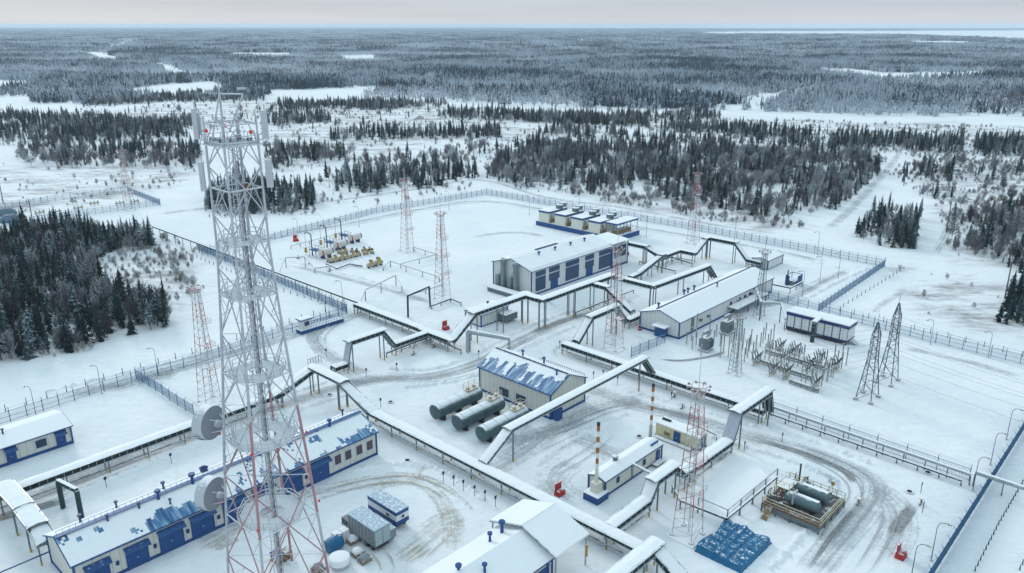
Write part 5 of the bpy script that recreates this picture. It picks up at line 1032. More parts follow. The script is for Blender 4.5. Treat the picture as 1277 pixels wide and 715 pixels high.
# ------------------------------------------------------------------ power pylons
def pylon(px, py, label, h=17.0):
    x, y = LP(px, py); t = thing('power_pylon', label, 'pylon', (x, y, 0), 'steel power pylons'); prof = [(0, 4.4, 3.2), (h*.56, 1.7, 1.5), (h*.83, 1.5, 1.3), (h, .15, .15)]
    def w(z):
        for a, b in zip(prof[:-1], prof[1:]):
            if z <= b[0]: f = (z-a[0])/(b[0]-a[0]); return (a[1]+(b[1]-a[1])*f)/2, (a[2]+(b[2]-a[2])*f)/2
        return prof[-1][1]/2, prof[-1][2]/2
    C4 = ((-1, -1), (1, -1), (1, 1), (-1, 1)); K = lambda z, i: V((C4[i % 4][0]*w(z)[0], C4[i % 4][1]*w(z)[1], z))
    for i in range(4):
        s = MB()
        for a, b in zip(prof[:-1], prof[1:]): s.bar(K(a[0], i), K(b[0], i), .11, 4)
        s.build('leg', 'pylon_steel', t); MB().box(-.4, .4, -.4, .4, 0, .5).build('footing', 'concrete', t, K(0, i))
    zs = [0, h*.14, h*.28, h*.4, h*.5, h*.56, h*.62, h*.68, h*.74, h*.79, h*.83, h*.89, h*.95]
    for i in range(4):
        for k, (a, b) in enumerate(zip(zs[:-1], zs[1:])):
            p, q = (K(a, i), K(b, i+1)) if (k+i) % 2 else (K(a, i+1), K(b, i)); s = MB().bar(p, q, .055, 4); s.bar(K(b, i), K(b, i+1), .05, 4); s.build('brace', 'pylon_steel', t)
    for z, l in ((h*.56, 2.6), (h*.70, 2.6), (h*.83, 2.2)):
        for sgn in (-1, 1):
            if z == h*.70 and sgn > 0: continue
            s = MB(); q = V((sgn*(w(z)[0]+l), 0, z+.1)); s.bar(K(z, 0 if sgn < 0 else 1), q, .06, 4); s.bar(K(z, 3 if sgn < 0 else 2), q, .06, 4); s.bar(V((sgn*w(z+.9)[0], 0, z+.9)), q, .05, 4); ca = s.build('cross_arm', 'pylon_steel', t)
            MB().lathe([(.09, -1.1), (.14, -.9), (.09, -.7), (.14, -.5), (.09, -.3), (.05, 0)], q, 6).build('insulator', 'insulator', ca)
    MB().bar((0, 0, h), (0, 0, h+1.8), .05, 4).build('lightning_rod', 'pylon_steel', t); return t
p1 = pylon(1081, 497, 'dark steel pylon nearer the camera at the right', 17.2); p2 = pylon(1106, 476, 'dark steel pylon farther from the camera at the right', 18.4)
def wire(a, b, sag, label, group, r=.028):
    P = []
    for i in range(13): f = i/12; q = V(a).lerp(V(b), f); q.z -= sag*4*f*(1-f); P.append(q)
    o = thing('power_line', label, 'wire', (0, 0, 0), group, rot=0.0); MB().pipe(P, r, 4).build('cable', 'cable_grey', o)
for pl, nm, h in ((p1, 'nearer', 17.2), (p2, 'farther', 18.4)):
    for z in (.56, .83):
        for sgn in (-1, 1):
            q = pl.matrix_basis @ V((sgn*3.2, 0, h*z-1.0)); d = V((CT*0+ST*1.0, -CT*1.0, 0)); wire(q, q+d*110+V((0, 0, 1)), 4, 'thin power wires strung right from the %s pylon' % nm, 'wires from the %s pylon' % nm)
            d2 = V((-CT*.3-ST*.9, CT*.9-ST*.3, 0)); wire(q, q+d2*22+V((0, 0, -7+z*2)), 1.2, 'short power wires from the %s pylon down to the switchyard' % nm, 'switchyard wires of the %s pylon' % nm)
# ------------------------------------------------------------------ fences
def fence_meshes():
    b = MB(); b.box(-.06, .06, -.06, .06, -.1, 2.6); b.bar((0, 0, 2.55), (0, .35, 3.05), .035, 4); b.bar((0, 0, 2.55), (0, -.35, 3.05), .035, 4); po = b.mesh('post', 'blue_fence')
    b = MB()
    for z in (.25, 1.25, 2.35): b.box(0, 3.0, -.03, .03, z-.035, z+.035)
    for i in range(1, 24): x = 3.0*i/24; b.box(x-.011, x+.011, -.011, .011, .15, 2.45)
    for s in (-.33, .33): b.bar((0, s, 3.0), (3, s, 3.0), .014, 3)
    pa = b.mesh('panel', 'blue_fence')
    b = MB(); b.box(0, 3.0, -.03, .03, .15, 2.5)
    for i in range(10): b.box(.15+i*.3, .25+i*.3, -.06, .06, .15, 2.5)
    return po, pa, b.mesh('panel', 'blue_fence')
FP, FA, FS = fence_meshes()
def fence(label, pts, solid=False, gap=(), group=None, dens=3.0):
    A = V(LP(*pts[0]))
    t = thing('fence', label, 'fence', (A.x, A.y, 0), group)
    for p, q in zip(pts[:-1], pts[1:]):
        a, b = V(LP(*p))-A, V(LP(*q))-A; d = b-a; n = max(1, round(d.length/dens)); ang = math.atan2(d.y, d.x); sc = d.length/n/3.0
        for i in range(n+1):
            c_ = a+d*(i/n); put('post', FP, t, (c_.x, c_.y, 0), ang)
            if i < n and i not in gap: o = put('panel', FS if solid else FA, t, (c_.x, c_.y, 0), ang); o.scale = (sc, 1, 1)
        for i in range(0, n, 9):
            if i and not solid: c_ = a+d*(i/n); e_ = a+d*((i+1)/n); MB().bar((c_.x, c_.y, 2.4), (e_.x, e_.y, .3), .05, 4).build('brace', 'blue_fence', t)
    return t
fence('blue mesh fence running along the back left side', [(607, 243), (470, 266), (335, 301), (252, 318)]); fence('blue mesh fence along the back right side below the woods', [(607, 243), (850, 284), (1103, 333)]); fence('short blue fence from the right back corner toward the pylons', [(1103, 333), (1020, 390)])
fence('blue mesh fence crossing behind the two pylons', [(935, 366), (1020, 390), (1150, 424), (1330, 468)]); fence('blue mesh fence along the lower left clearing', [(-30, 540), (130, 488), (245, 455), (433, 392)]); fence('dense blue fence slanting below the left inner pipeline', [(246, 312), (335, 348), (432, 390)], dens=2.0)
fence('solid blue fence slanting through the lower right corner', [(1130, 770), (1165, 715), (1215, 635), (1290, 515)], solid=True, dens=3.0); fence('blue fence panels with open gate near the left building', [(170, 473), (203, 493), (212, 500), (242, 519)], gap=()); fence('short blue fence in front of the long low building', [(787, 446), (829, 428)])
fence('blue mesh fence behind the paired white pipeline', [(962, 514), (1208, 600)], dens=5.0)
fence('thin blue fence round the far left compound', [(-60, 272), (60, 252), (160, 240), (200, 256), (110, 268), (-60, 292)])
def stakes(label, pts, step=3.2, h=1.1):
    A = V(LP(*pts[0])); t = thing('stake_row', label, 'stakes', (A.x, A.y, 0)); me = post_mesh(h, .06, 'dark', 'stake')
    for p, q in zip(pts[:-1], pts[1:]):
        a, b = V(LP(*p))-A, V(LP(*q))-A; n = max(1, round((b-a).length/step))
        for i in range(n): c_ = a.lerp(b, i/n); put('stake', me, t, (c_.x, c_.y, 0))
stakes('row of short stakes outside the right back fence corner', [(1127, 336), (1046, 386)]); stakes('row of short stakes outside the dense left fence', [(243, 326), (330, 362), (425, 400)][:3] and [(236, 318), (330, 357), (424, 385)], 3.0); stakes('row of short stakes outside the lower left fence', [(-20, 522), (130, 474), (260, 436), (420, 385)], 4.0, 1.6); stakes('dark row of stakes outside the lower right blue fence', [(1310, 560), (1277, 600), (1245, 655), (1212, 720)], 1.6, .9); stakes('row of short stakes outside the fence behind the pylons', [(1030, 384), (1160, 416), (1300, 452)], 4.0, 1.6); stakes('second dark row of stakes at the bottom right corner', [(1300, 655), (1268, 718)], 1.6, .9)
# ------------------------------------------------------------------ lamp posts
def lamp_proto():
    t = bpy.data.objects.new('lamp_post', None); COL.objects.link(t); MB().bar((0, 0, 0), (0, 0, 5.6), .075, 6, .05).build('pole', 'stake', t)
    MB().pipe([V((0, 0, 5.55)), V((.1, 0, 6.1)), V((.45, 0, 6.45)), V((1.0, 0, 6.5)), V((1.5, 0, 6.4))], .05, 5).build('arm', 'stake', t); MB().box(1.3, 1.85, -.12, .12, 6.26, 6.4).build('lamp_head', 'grey_steel', t); MB().box(-.2, .2, -.2, .2, 0, .15).build('foot', 'concrete', t); return t
LAMPS = [((1161, 699), 'on the bare snow near the bottom right red cabinet'), ((1135, 727), 'at the very bottom right edge'), ((1235, 580), 'just behind the pipeline exit at the right fence'), ((1255, 548), 'at the right edge above the pipeline exit'), ((1213, 612), 'beside the pipeline crossing of the right fence'), ((127, 491), 'along the lower left fence, second from the left edge'), ((45, 519), 'along the lower left fence nearest the left edge'), ((197, 468), 'along the lower left fence nearest the left gate panels'), ((408, 408), 'beside the gate booth'), ((428, 385), 'at the inner end of the dense left fence'),
 ((1019, 318), 'by the back right fence corner road'), ((1000, 372), 'by the right fence, nearest the stilted building'), ((1022, 352), 'inside the right back fence, middle one'), ((1045, 347), 'inside the right back fence, nearest the corner'), ((660, 268), 'along the back fence left of the coolers'), ((722, 268), 'along the back fence behind the coolers'), ((806, 296), 'along the back fence behind the pipe arches'), ((916, 300), 'along the back fence above the white shed'), ((560, 262), 'along the back left fence near its far corner'), ((448, 283), 'along the back left fence above the valves'), ((372, 300), 'along the back left fence by the red cabinet'), ((1160, 430), 'along the fence right of the pylons'), ((1232, 446), 'along the fence at the right edge')]
lp0 = None
for p, w in LAMPS:
    x, y = LP(*p); lab = 'thin curved lamp post '+w; rot = R(-15) if p[1] > 480 and p[0] > 900 else R(170)
    if lp0 is None: lp0 = lamp_proto(); X, Y = l2w(x, y); lp0.location = (X, Y, 0); lp0.rotation_euler = (0, 0, rot); tag(lp0, lab, 'lamp post', 'lamp posts along the fences')
    else: copy_tree(lp0, (x, y, 0), rot, lab, (1, 1, 1.25) if p[1] < 400 else None)
# ------------------------------------------------------------------ fuel tanks
def fuel_tank(y, label):
    t = thing('fuel_tank', label, 'tank', (94.2, y, 0), 'fuel tanks'); L_, r = 12.0, 1.55; z = 2.15
    MB().lathe([(.3, -.38), (.9, -.3), (1.35, -.14), (r, 0), (r, L_), (1.35, L_+.14), (.9, L_+.3), (.3, L_+.38)], (0, 0, z), 28, 'x').build('shell', 'tank', t)
    for x in (.9, 3.5, 6.2, 8.9, 11.2): MB().lathe([(r+.05, 0), (r+.05, .12)], (x, 0, z), 28, 'x').build('band', 'tank', t)
    for x in (1.6, 6, 10.4): MB().box(x-.25, x+.25, -1.3, 1.3, 0, 1.1).build('saddle', 'dark', t)
    MB().box(-.5, L_+.5, -1.7, 1.7, .0, .12).build('snowy_base', 'snow_soft', t)
    b = MB(); x0, x1 = 8.6, 11.8; b.box(x0, x1, -.8, .8, z+r+.12, z+r+.18)
    for x in (x0, (x0+x1)/2, x1):
        for yy in (-.8, .8): b.bar((x, yy, z+r+.1), (x, yy, z+r+1.3), .05, 4)
    for yy in (-.8, .8):
        for h in (.7, 1.3): b.bar((x0, yy, z+r+h), (x1, yy, z+r+h), .05, 4)
    for h in (.7, 1.3): b.bar((x1, -.8, z+r+h), (x1, .8, z+r+h), .05, 4); b.bar((x0, -.8, z+r+h), (x0, .8, z+r+h), .05, 4)
    b.build('railing_platform', 'yellow', t)
    for x in (9.2, 10.9): MB().lathe([(.35, 0), (.35, .7), (.45, .7), (.45, .85)], (x, 0, z+r-.1), 10).build('hatch', 'yellow', t)
for y, w in ((109.4, 'farthest of the three'), (103.0, 'middle of the three'), (96.4, 'nearest of the three')): fuel_tank(y-.6, 'horizontal teal fuel tank dusted with snow, '+w)
# ------------------------------------------------------------------ vehicles and stored things by the tower
def wheel(par, x, y, r=.45, w=.28):
    o = MB().lathe([(r*.8, -w/2), (r, -w/2+.05), (r, w/2-.05), (r*.8, w/2)], n=14, axis='x').build('wheel', 'rubber', par, (x, y, r)); MB().lathe([(r*.5, -w/2-.01), (r*.45, w/2+.01)], n=10, axis='x').build('rim', 'grey_steel', o)
x, y = LP(460, 641); t = thing('cabin_trailer', 'white and blue crew cabin trailer parked on the yard', 'trailer', (x, y-7.1, 0)); L_, W_ = 7.2, 2.5
MB().box(0, W_, 0, L_, 1.0, 1.75).build('lower_band', 'blue', t); MB().box(.01, W_-.01, .01, L_-.01, 1.75, 2.75).build('wall', 'white_paint', t); MB().box(0, W_, 0, L_, 2.75, 3.35).build('upper_band', 'blue', t); MB().box(-.05, W_+.05, -.05, L_+.05, 3.35, 3.5).build('roof', 'roof_snowy', t)
MB().box(.3, W_-.3, .2, L_-.2, .7, 1.0).build('chassis', 'dark', t); window(t, '-y', (W_*.5, -.01, 2.3), .5, .55, 1, 1, 'white_paint'); window(t, '-x', (-.005, 2, 2.25), .8, .6, 1, 1, 'white_paint'); MB().pipe([V((W_*.3, 0, .8)), V((W_*.5, -1.2, .6)), V((W_*.7, 0, .8))], .06, 4).build('tow_bar', 'rust', t)
for yy in (1.0, 6.2):
    for xx in (.3, W_-.3): wheel(t, xx, yy)
x, y = LP(432, 668); t = thing('box_truck', 'grey box truck with canvas sides and pale rear doors', 'truck', (x+.2, y-7.0, 0)); L_, W_ = 6.6, 2.9
MB().box(0, W_, 0, L_, 1.1, 3.9).build('cargo_box', 'canvas', t); MB().box(-.04, W_+.04, -.04, L_+.04, 3.9, 4.02).build('snow_cover', 'roof_snowy', t)
for k in (0, 1): MB().box(.1+k*W_*.5, W_*.5-.05+k*W_*.5-.02, -.06, 0, 1.25, 3.75).build('rear_door', 'door_teal', t)
for k in range(8): MB().box(-.05, 0, .4+k*.83, .46+k*.83, 1.1, 3.9).build('side_rib', 'grey_steel', t)
MB().box(.4, W_-.4, -.1, L_+2.4, .75, 1.1).build('chassis', 'dark', t); MB().box(.25, W_-.25, L_+.35, L_+2.1, 1.0, 2.3).build('cab', 'canvas', t); window(t, '-x', (.24, L_+1.2, 1.9), 1.0, .5, 1, 1, 'dark')
for yy in (1.2, 2.5, L_+1.4):
    for xx in (.35, W_-.35): wheel(t, xx, yy, .55, .34)
x, y = LP(479, 662); t = thing('utility_trailer', 'low grey covered trailer squeezed beside the box truck', 'trailer', (x-2.2, y-3.4, 0)); MB().box(0, 1.9, 0, 4.2, .8, 2.3).build('body', 'canvas', t); MB().box(-.03, 1.93, -.03, 4.23, 2.3, 2.42).build('snow_cover', 'roof_snowy', t); MB().box(.2, 1.7, .2, 4, .5, .8).build('chassis', 'dark', t)
for xx in (.2, 1.7): wheel(t, xx, 1.2); wheel(t, xx, 3.0)
x, y = LP(420, 683); t = thing('equipment_cabinet', 'pair of snowy white cabinets beside the tower foot', 'cabinet', (x, y, 0))
for k in (0, 1): MB().box(k*1.25, k*1.25+1.15, 0, 1.3, .15, 1.9).build('cabinet_body', 'white_paint', t); MB().box(k*1.25, k*1.25+1.15, -.05, 1.35, 1.9, 2.05).build('snow_cover', 'snow_cap', t)
MB().box(-.1, 2.5, -.1, 1.4, 0, .15).build('base', 'wood', t)
x, y = LP(408, 690); t = thing('covered_drum', 'blue tarpaulin-wrapped drum beside the tower foot', 'drum', (x, y, 0)); MB().lathe([(.3, -.1), (1.0, 0), (1.1, .3), (1.1, 2.2), (1.0, 2.5), (.3, 2.6)], (0, 0, 1.05), 12, 'x').build('tarpaulin', 'tarp', t); MB().bar((.6, -1.15, .9), (.6, 1.15, .9), .06).build('strap', 'dark', t)
x, y = LP(424, 706); t = thing('spare_dish', 'large snow-filled spare dish lying near the tower foot', 'dish', (x, y, 0)); t.scale = (.78, .78, .7); MB().lathe([(.6, .1), (1.7, .45), (1.95, .9), (1.95, 2.3), (1.7, 2.45), (.5, 2.6)], n=22).build('shell', 'snow_cap', t); MB().lathe([(1.98, .85), (1.98, 1.0)], n=22).build('rim', 'dish_back', t)
for i, (px, py) in enumerate(((397, 712), (446, 692), (455, 700), (440, 676))):
    x, y = LP(px, py); t = thing('pallet_stack', ('snow-dusted pallet stack nearest the tower leg', 'wood-covered pallet stack in front of the box truck', 'flat pallet stack right of the spare dish', 'low pallet stack behind the white cabinets')[i], 'pallets', (x, y, 0), 'pallet stacks by the tower')
    for k in range(3): MB().box(-.9+.05*k, .9, -.7, .7+.06*k, .02+k*.22, .16+k*.22).build('pallet', 'wood', t)
    MB().lathe([(.9, .65), (.75, .95), (.3, 1.15)], n=7).build('load', 'snow_soft' if i % 2 else 'canvas', t)
x, y = LP(346, 706); t = thing('open_crate', 'blue-lidded brown crate under the tower', 'crate', (x, y, 0)); MB().box(0, 2.6, 0, 1.8, 0, 1.3).build('body', 'wood', t); MB().box(-.05, 1.4, -.05, 1.85, 1.3, 1.45).build('lid', 'blue', t)
# blue tarpaulin stack
x, y = LP(924, 716); t = thing('tarp_stack', 'wide stack under a blue tarpaulin streaked with snow', 'covered stack', (x, y, 0)); n = 15; vs = []; fs = []; r_ = random.Random(3); LX, LY = 9.8, 7.6
n = 24
def dip(u, k): f = (u*k) % 1.0; return -.16 if min(f, 1-f) < .09 else 0.0
for i in range(n+1):
    for j in range(n+1):
        u, v = i/n, j/n; e_ = min(u, 1-u, v, 1-v); z = .95 + .22*(v > .52) + dip(u, 6) + dip(v, 3) + r_.uniform(-.025, .025); ov = .25*math.sin(v*14)*(u > .9)
        vs.append((LX*u + ov + r_.uniform(-.06, .06), LY*v + .3*math.sin(u*9)*(v > .95) + r_.uniform(-.06, .06), z if e_ > 0 else 0.0))
for i in range(n):
    for j in range(n): a = i*(n+1)+j; fs.append((a, a+n+1, a+n+2, a+1))
MB().add(vs, fs).build('tarpaulin', 'tarp', t)
for k in range(3): MB().box(.3+k*3, 2.8+k*3, .25, LY-.25, .05, .35).build('pallet', 'wood', t)
# ------------------------------------------------------------------ skid unit with two vessels
x, y = LP(1020, 667); t = thing('separator_skid', 'railed equipment skid with two teal vessels and yellow pipework', 'skid', (x, y, 0)); LX, LY = 10.0, 9.4; Z = 1.6
MB().box(0, LX, 0, LY, Z-.25, Z).build('deck', 'dark', t); MB().box(.1, LX-.1, .1, LY-.1, Z, Z+.06).build('deck_grating', 'skid_deck', t); MB().box(-.02, .02, .2, LY-.2, .5, Z-.3).build('skirt_panel', 'grey_steel', t); MB().box(.3, LX-.3, -.02, .02, .5, Z-.3).build('skirt_panel', 'grey_steel', t)
for i in range(5):
    for j in (0, LY): MB().box(i*LX/4-.12, i*LX/4+.12, j-.12, j+.12, 0, Z-.25).build('leg', 'grey_steel', t)
for j in range(1, 4):
    for i in (0, LX): MB().box(i-.12, i+.12, j*LY/4-.12, j*LY/4+.12, 0, Z-.25).build('leg', 'grey_steel', t)
b = MB()
for (p, q) in (((0, 0), (LX, 0)), ((LX, 0), (LX, LY)), ((0, 0), (0, LY)), ((0, LY), (LX, LY))):
    p, q = V((*p, Z)), V((*q, Z)); k = 7
    for h in (.55, 1.1): b.bar(p+V((0, 0, h)), q+V((0, 0, h)), .06, 4)
    for i in range(k+1): v = p.lerp(q, i/k); b.bar(v, v+V((0, 0, 1.1)), .06, 4)
b.build('railing', 'yellow', t); MB().box(-.06, LX+.06, -.1, -.03, Z-.28, Z+.1).build('edge_plate', 'yellow', t); MB().box(-.1, -.03, -.06, LY+.06, Z-.28, Z+.1).build('edge_plate', 'rust', t)
for xx in (2.6, 6.2):
    MB().lathe([(.3, -.35), (.7, -.2), (.95, 0), (.95, 5.0), (.7, 5.2), (.3, 5.35)], (xx, 1.4, Z+1.35), 18, 'y').build('vessel', 'vessel', t)
    for yy in (2.2, 5.4): MB().box(xx-.8, xx+.8, yy-.15, yy+.15, Z, Z+.6).build('saddle', 'dark', t)
    MB().slab((xx, 1.4, Z+2.34), (xx, 5.6, Z+2.34), .7, .05).build('vessel_snow', 'snow_cap', t)
r_ = random.Random(8)
for k in range(46):
    xx, yy = (r_.uniform(.5, LX-.6), r_.uniform(6.0, LY-.4)) if k < 32 else (r_.choice([.8, 4.4, 4.6, 8.3, 9.2]), r_.uniform(.6, 6)); h = r_.uniform(.5, 2.6) if k < 32 else r_.uniform(.4, 1.2); MB().bar((xx, yy, Z), (xx, yy, Z+h), .13, 6).lathe([(.32, h*.5), (.32, h*.5+.3)], (xx, yy, Z), 8).bar((xx, yy, Z+h), (xx+r_.uniform(-1, 1), yy, Z+h), .09, 6).build('valve_pipe', r_.choice(['yellow', 'rust', 'rust', 'dark', 'grey_steel', 'valve_beige']), t)
MB().box(3, 6.5, 6.5, 8.6, Z+2.0, Z+2.1).build('upper_deck', 'yellow', t); b = MB()
for (p, q) in (((3, 6.5), (6.5, 6.5)), ((6.5, 6.5), (6.5, 8.6)), ((3, 8.6), (6.5, 8.6)), ((3, 6.5), (3, 8.6))):
    p, q = V((*p, Z+2.1)), V((*q, Z+2.1)); b.bar(p+V((0, 0, 1)), q+V((0, 0, 1)), .05, 4); b.bar(p, p+V((0, 0, 1)), .05, 4); b.bar(p-V((0, 0, 2.1)), p, .07, 4)
b.build('upper_railing', 'yellow', t); MB().bar((8.6, 7.2, Z), (8.6, 7.2, Z+4.2), .14, 8).build('vent_stack', 'dark', t); MB().pipe([V((1.2, 5, Z+1)), V((1.2, 5, Z+3)), V((2.6, 5, Z+3)), V((2.6, 5, Z+2.2))], .14, 6).build('pipe', 'galv', t)
b = MB(); b.slab((-.1, LY-1.4, Z), (-2.2, LY-1.4, .1), 1.0, .12); b.bar((-.1, LY-.9, Z+1), (-2.2, LY-.9, 1.1), .045, 4); b.build('stair', 'wood', t); MB().bar((LX+.2, 2.2, 0), (LX+.2, 2.2, 4.0), .05, 4).cbox((LX+.2, 2.2, 3.6), (.5, .5, .7)).build('lamp', 'yellow', t)
# ------------------------------------------------------------------ valve yard
def valve_unit(px, py, label):
    x, y = LP(px, py); t = thing('filter_vessel', label, 'vessel', (x, y, 0), 'filter vessels in the valve yard')
    MB().lathe([(.3, -.45), (.9, -.3), (1.2, 0), (1.2, 4.2), (.9, 4.5), (.3, 4.6)], (-1.6, 0, 2.1), 16, 'x').build('shell', 'vessel_white', t); MB().lathe([(1.0, 0), (1.0, .5), (.4, .9)], (2.7, 0, 2.1), 12, 'x').build('end_flange', 'dark', t); MB().box(-1, -.5, -1, 1, 0, 1.2).box(1.6, 2.1, -1, 1, 0, 1.2).build('saddle', 'navy', t)
    MB().lathe([(1.32, 0), (1.32, .35)], (-1.4, 0, 2.1), 16, 'x').build('red_band', 'red', t)
    b = MB(); b.box(-2.2, .2, 1.6, 5.6, 2.3, 2.5); 
    for xx, yy in ((-2.2, 1.6), (.2, 1.6), (-2.2, 5.6), (.2, 5.6), (-2.2, 3.6), (.2, 3.6)): b.bar((xx, yy, 0), (xx, yy, 3.6), .07, 4)
    for xx in (-2.2, .2): b.bar((xx, 1.6, 3.5), (xx, 5.6, 3.5), .06, 4)
    b.build('platform', 'blue', t); MB().pipe([V((-1, 5.8, 0)), V((-1, 5.8, 7.2)), V((-1.3, 6.4, 7.8)), V((-1.8, 7.6, 8.0)), V((-1.9, 8.0, 7.6))], .2, 6).build('swan_neck', 'teal_steel', t)
    o = MB().lathe([(.5, 0), (.5, .9), (.25, 1.4), (.6, 1.5), (.6, 1.8)], (-1.9, 8.2, .8), 10).build('actuator', 'yellow', t); MB().bar((-1.9, 8.1, .4), (-1.9, 8.1, 7.6), .06, 4).build('vent_line', 'grey_steel', t)
for (px, py, w) in ((405, 322, 'nearest the camera'), (423, 312, 'middle one'), (441, 303, 'farthest back')): valve_unit(px, py, 'pale filter vessel with blue platform and swan-neck vent, '+w)
def gate_valve(px, py, label, group, s=1.0):
    s *= rng.uniform(.75, 1.2); x, y = LP(px+rng.uniform(-1.2, 1.2), py+rng.uniform(-.6, .6)); t = thing('gate_valve', label, 'valve', (x, y, 0), group); t.scale = (s, s, s)
    MB().lathe([(.55, -1.6), (.55, -1.1), (.8, -1.1), (.8, -.9), (.6, -.8), (.85, 0), (.6, .8), (.8, .9), (.8, 1.1), (.55, 1.1), (.55, 1.6)], (0, 0, 1.0), 12, 'x').build('body', rng.choice(['valve_beige', 'valve_beige', 'switch_box', 'rust']), t); t.rotation_euler = (0, 0, TH + rng.choice([0, math.pi/2, 0]))
    MB().lathe([(.35, 1.6), (.35, 2.3), (.6, 2.3), (.6, 2.7), (.2, 2.9)], n=10).build('actuator', 'dark', t); MB().lathe([(.7, 0), (.7, .08)], (0, -.6, 2.2), 10, 'y').build('handwheel', 'yellow', t); MB().box(-1.2, -.8, -.5, .5, 0, .6).box(.8, 1.2, -.5, .5, 0, .6).build('support', 'dark', t); MB().box(-.9, .9, -.25, .25, 1.75, 1.9).build('snow_cover', 'snow_cap', t)
ORD = ('first', 'second', 'third', 'fourth', 'fifth', 'sixth', 'seventh', 'eighth')
for i in range(8): f = i/7; gate_valve(411+f*52, 328-f*11.5, 'beige gate valve with dark actuator, %s from the left in the front row' % ORD[i], 'gate valves in the front row', .8)
for i in range(6): f = i/5; gate_valve(424+f*36, 317-f*4, 'smaller beige valve behind the front row, %s from the left' % ORD[i], 'gate valves in the back row', .65)
gate_valve(462, 334, 'larger beige valve standing apart in front of the row, left', 'valves standing apart', 1.0); gate_valve(472, 331, 'larger beige valve standing apart in front of the row, right', 'valves standing apart', 1.0)
trestle('dark pipe loop in front of the valve row', [LP(407, 334), LP(420, 337), LP(436, 331), LP(452, 334), LP(440, 331)], [1.4, .5, .5, .5, .5], 5, .2, pm='navy'); trestle('thin feed line left of the filter vessels', [LP(363, 311), LP(386, 305), LP(405, 300), LP(425, 295)], 1.2, 5, .12)
# small vent stubs
def stub(px, py, label, h=1.2, m='rust', grp='small valve stubs in the snow'):
    x, y = LP(px, py); t = thing('valve_stub', label, 'valve', (x, y, 0), grp); MB().bar((0, 0, 0), (0, 0, h), .12, 6).build('riser', m, t); MB().lathe([(.4, h), (.4, h+.1)], n=8).build('handwheel', 'yellow' if m == 'rust' else 'red', t); MB().bar((-.7, 0, .3), (.7, 0, .3), .14, 6).build('pipe', 'grey_steel', t)
for px, py, w in ((372, 323, 'left of the filter vessels'), (386, 330, 'below the left thin pipe'), (411, 339, 'in front of the valve row'), (516, 443, 'in the plot under the zigzag rack'), (541, 434, 'near the zigzag rack corner'), (841, 496, 'beside the road behind the striped chimney'), (851, 510, 'nearer the yellow cabin by the road'), (1070, 630, 'at the bend of the right road'), (1148, 630, 'below the pipeline exit'), (860, 344, 'in the yard under the back arch')): stub(px, py, 'small rusty valve stub '+w)
# marker posts
def marker(px, py, label, h=1.6):
    x, y = LP(px, py); t = thing('marker_post', label, 'marker post', (x, y, 0), 'marker posts'); MB().bar((0, 0, 0), (0, 0, h), .06, 5).build('pole', 'stake', t); MB().box(-.22, .22, -.04, .04, h-.1, h+.45).build('plate', 'dark', t)
for px, py, w in ((407, 445, 'left of the zigzag rack'), (457, 470, 'on the ring road bend'), (495, 463, 'inside the ring road bend'), (597, 447, 'by the tank hall corner'), (475, 508, 'on the snow hump left of the tanks'), (740, 474, 'right of the tank hall'), (752, 472, 'by the low rack road'), (770, 480, 'farther right by the low rack road'), (837, 500, 'opposite the yellow cabin'), (928, 563, 'by the road right of the arch'), (975, 552, 'by the right road'), (1148, 615, 'near the manhole at the right'), (553, 601, 'first of the row below the long rack'), (566, 606, 'second of the row below the long rack'), (578, 612, 'third of the row below the long rack'), (592, 619, 'fourth of the row below the long rack'), (605, 625, 'fifth of the row below the long rack'), (618, 632, 'sixth of the row below the long rack'), (214, 578, 'by the road behind the garage'), (133, 608, 'left on the road behind the garage'), (1150, 640, 'below the small manhole at right'), (698, 435, 'behind the tank hall'), (703, 437, 'behind the tank hall, right one')): marker(px, py, 'small dark marker post '+w)
for px, py, w in ((411, 493, 'by the tower below the arch'), (487, 502, 'left of the fuel tanks'), (797, 545, 'left of the chimney'), (1134, 614, 'near the right fence'), (1157, 590, 'beside the white pipeline'), (508, 575, 'below the long rack')):
    x, y = LP(px, py); t = thing('manhole', 'round dark manhole in the snow '+w, 'manhole', (x, y, 0), 'manholes'); MB().lathe([(.7, 0), (.7, .15), (.42, .18)], n=14).build('ring', 'concrete', t); MB().lathe([(.42, .18), (.42, .24)], n=14).build('lid', 'dark', t)
# red fire cabinets
def fire(px, py, label, s=1.0):
    x, y = LP(px, py); t = thing('fire_cabinet', label, 'fire cabinet', (x, y, 0), 'red fire cabinets'); s *= .72; t.scale = (s, s, s)
    b = MB(); b.add([(-.9, -.7, 0), (.9, -.7, 0), (.9, .7, 0), (-.9, .7, 0), (-.8, -.6, 1.0), (.8, -.6, 1.0), (.8, .6, 1.0), (-.8, .6, 1.0)], [(0,3,2,1),(4,5,6,7),(0,1,5,4),(1,2,6,5),(2,3,7,6),(3,0,4,7)]); b.build('sand_box', 'red', t); MB().box(-.85, .85, .35, .5, 1.0, 2.4).build('board', 'red', t); MB().box(-.9, .9, .2, .65, 2.4, 2.5).build('lid', 'red', t)
for px, py, w, s in ((556, 411, 'by the zigzag rack corner', 1.3), (369, 301, 'near the back left fence', 1.3), (698, 617, 'beside the long rack above the shelter', 1.25), (1123, 695, 'on the bottom right road', 1.3), (798, 412, 'at the long low building gable', .7), (781, 318, 'in the yard behind the windowed hall', 1.4), (713, 279, 'in front of the second air cooler', 1.2)): fire(px, py, 'red fire cabinet '+w, s)
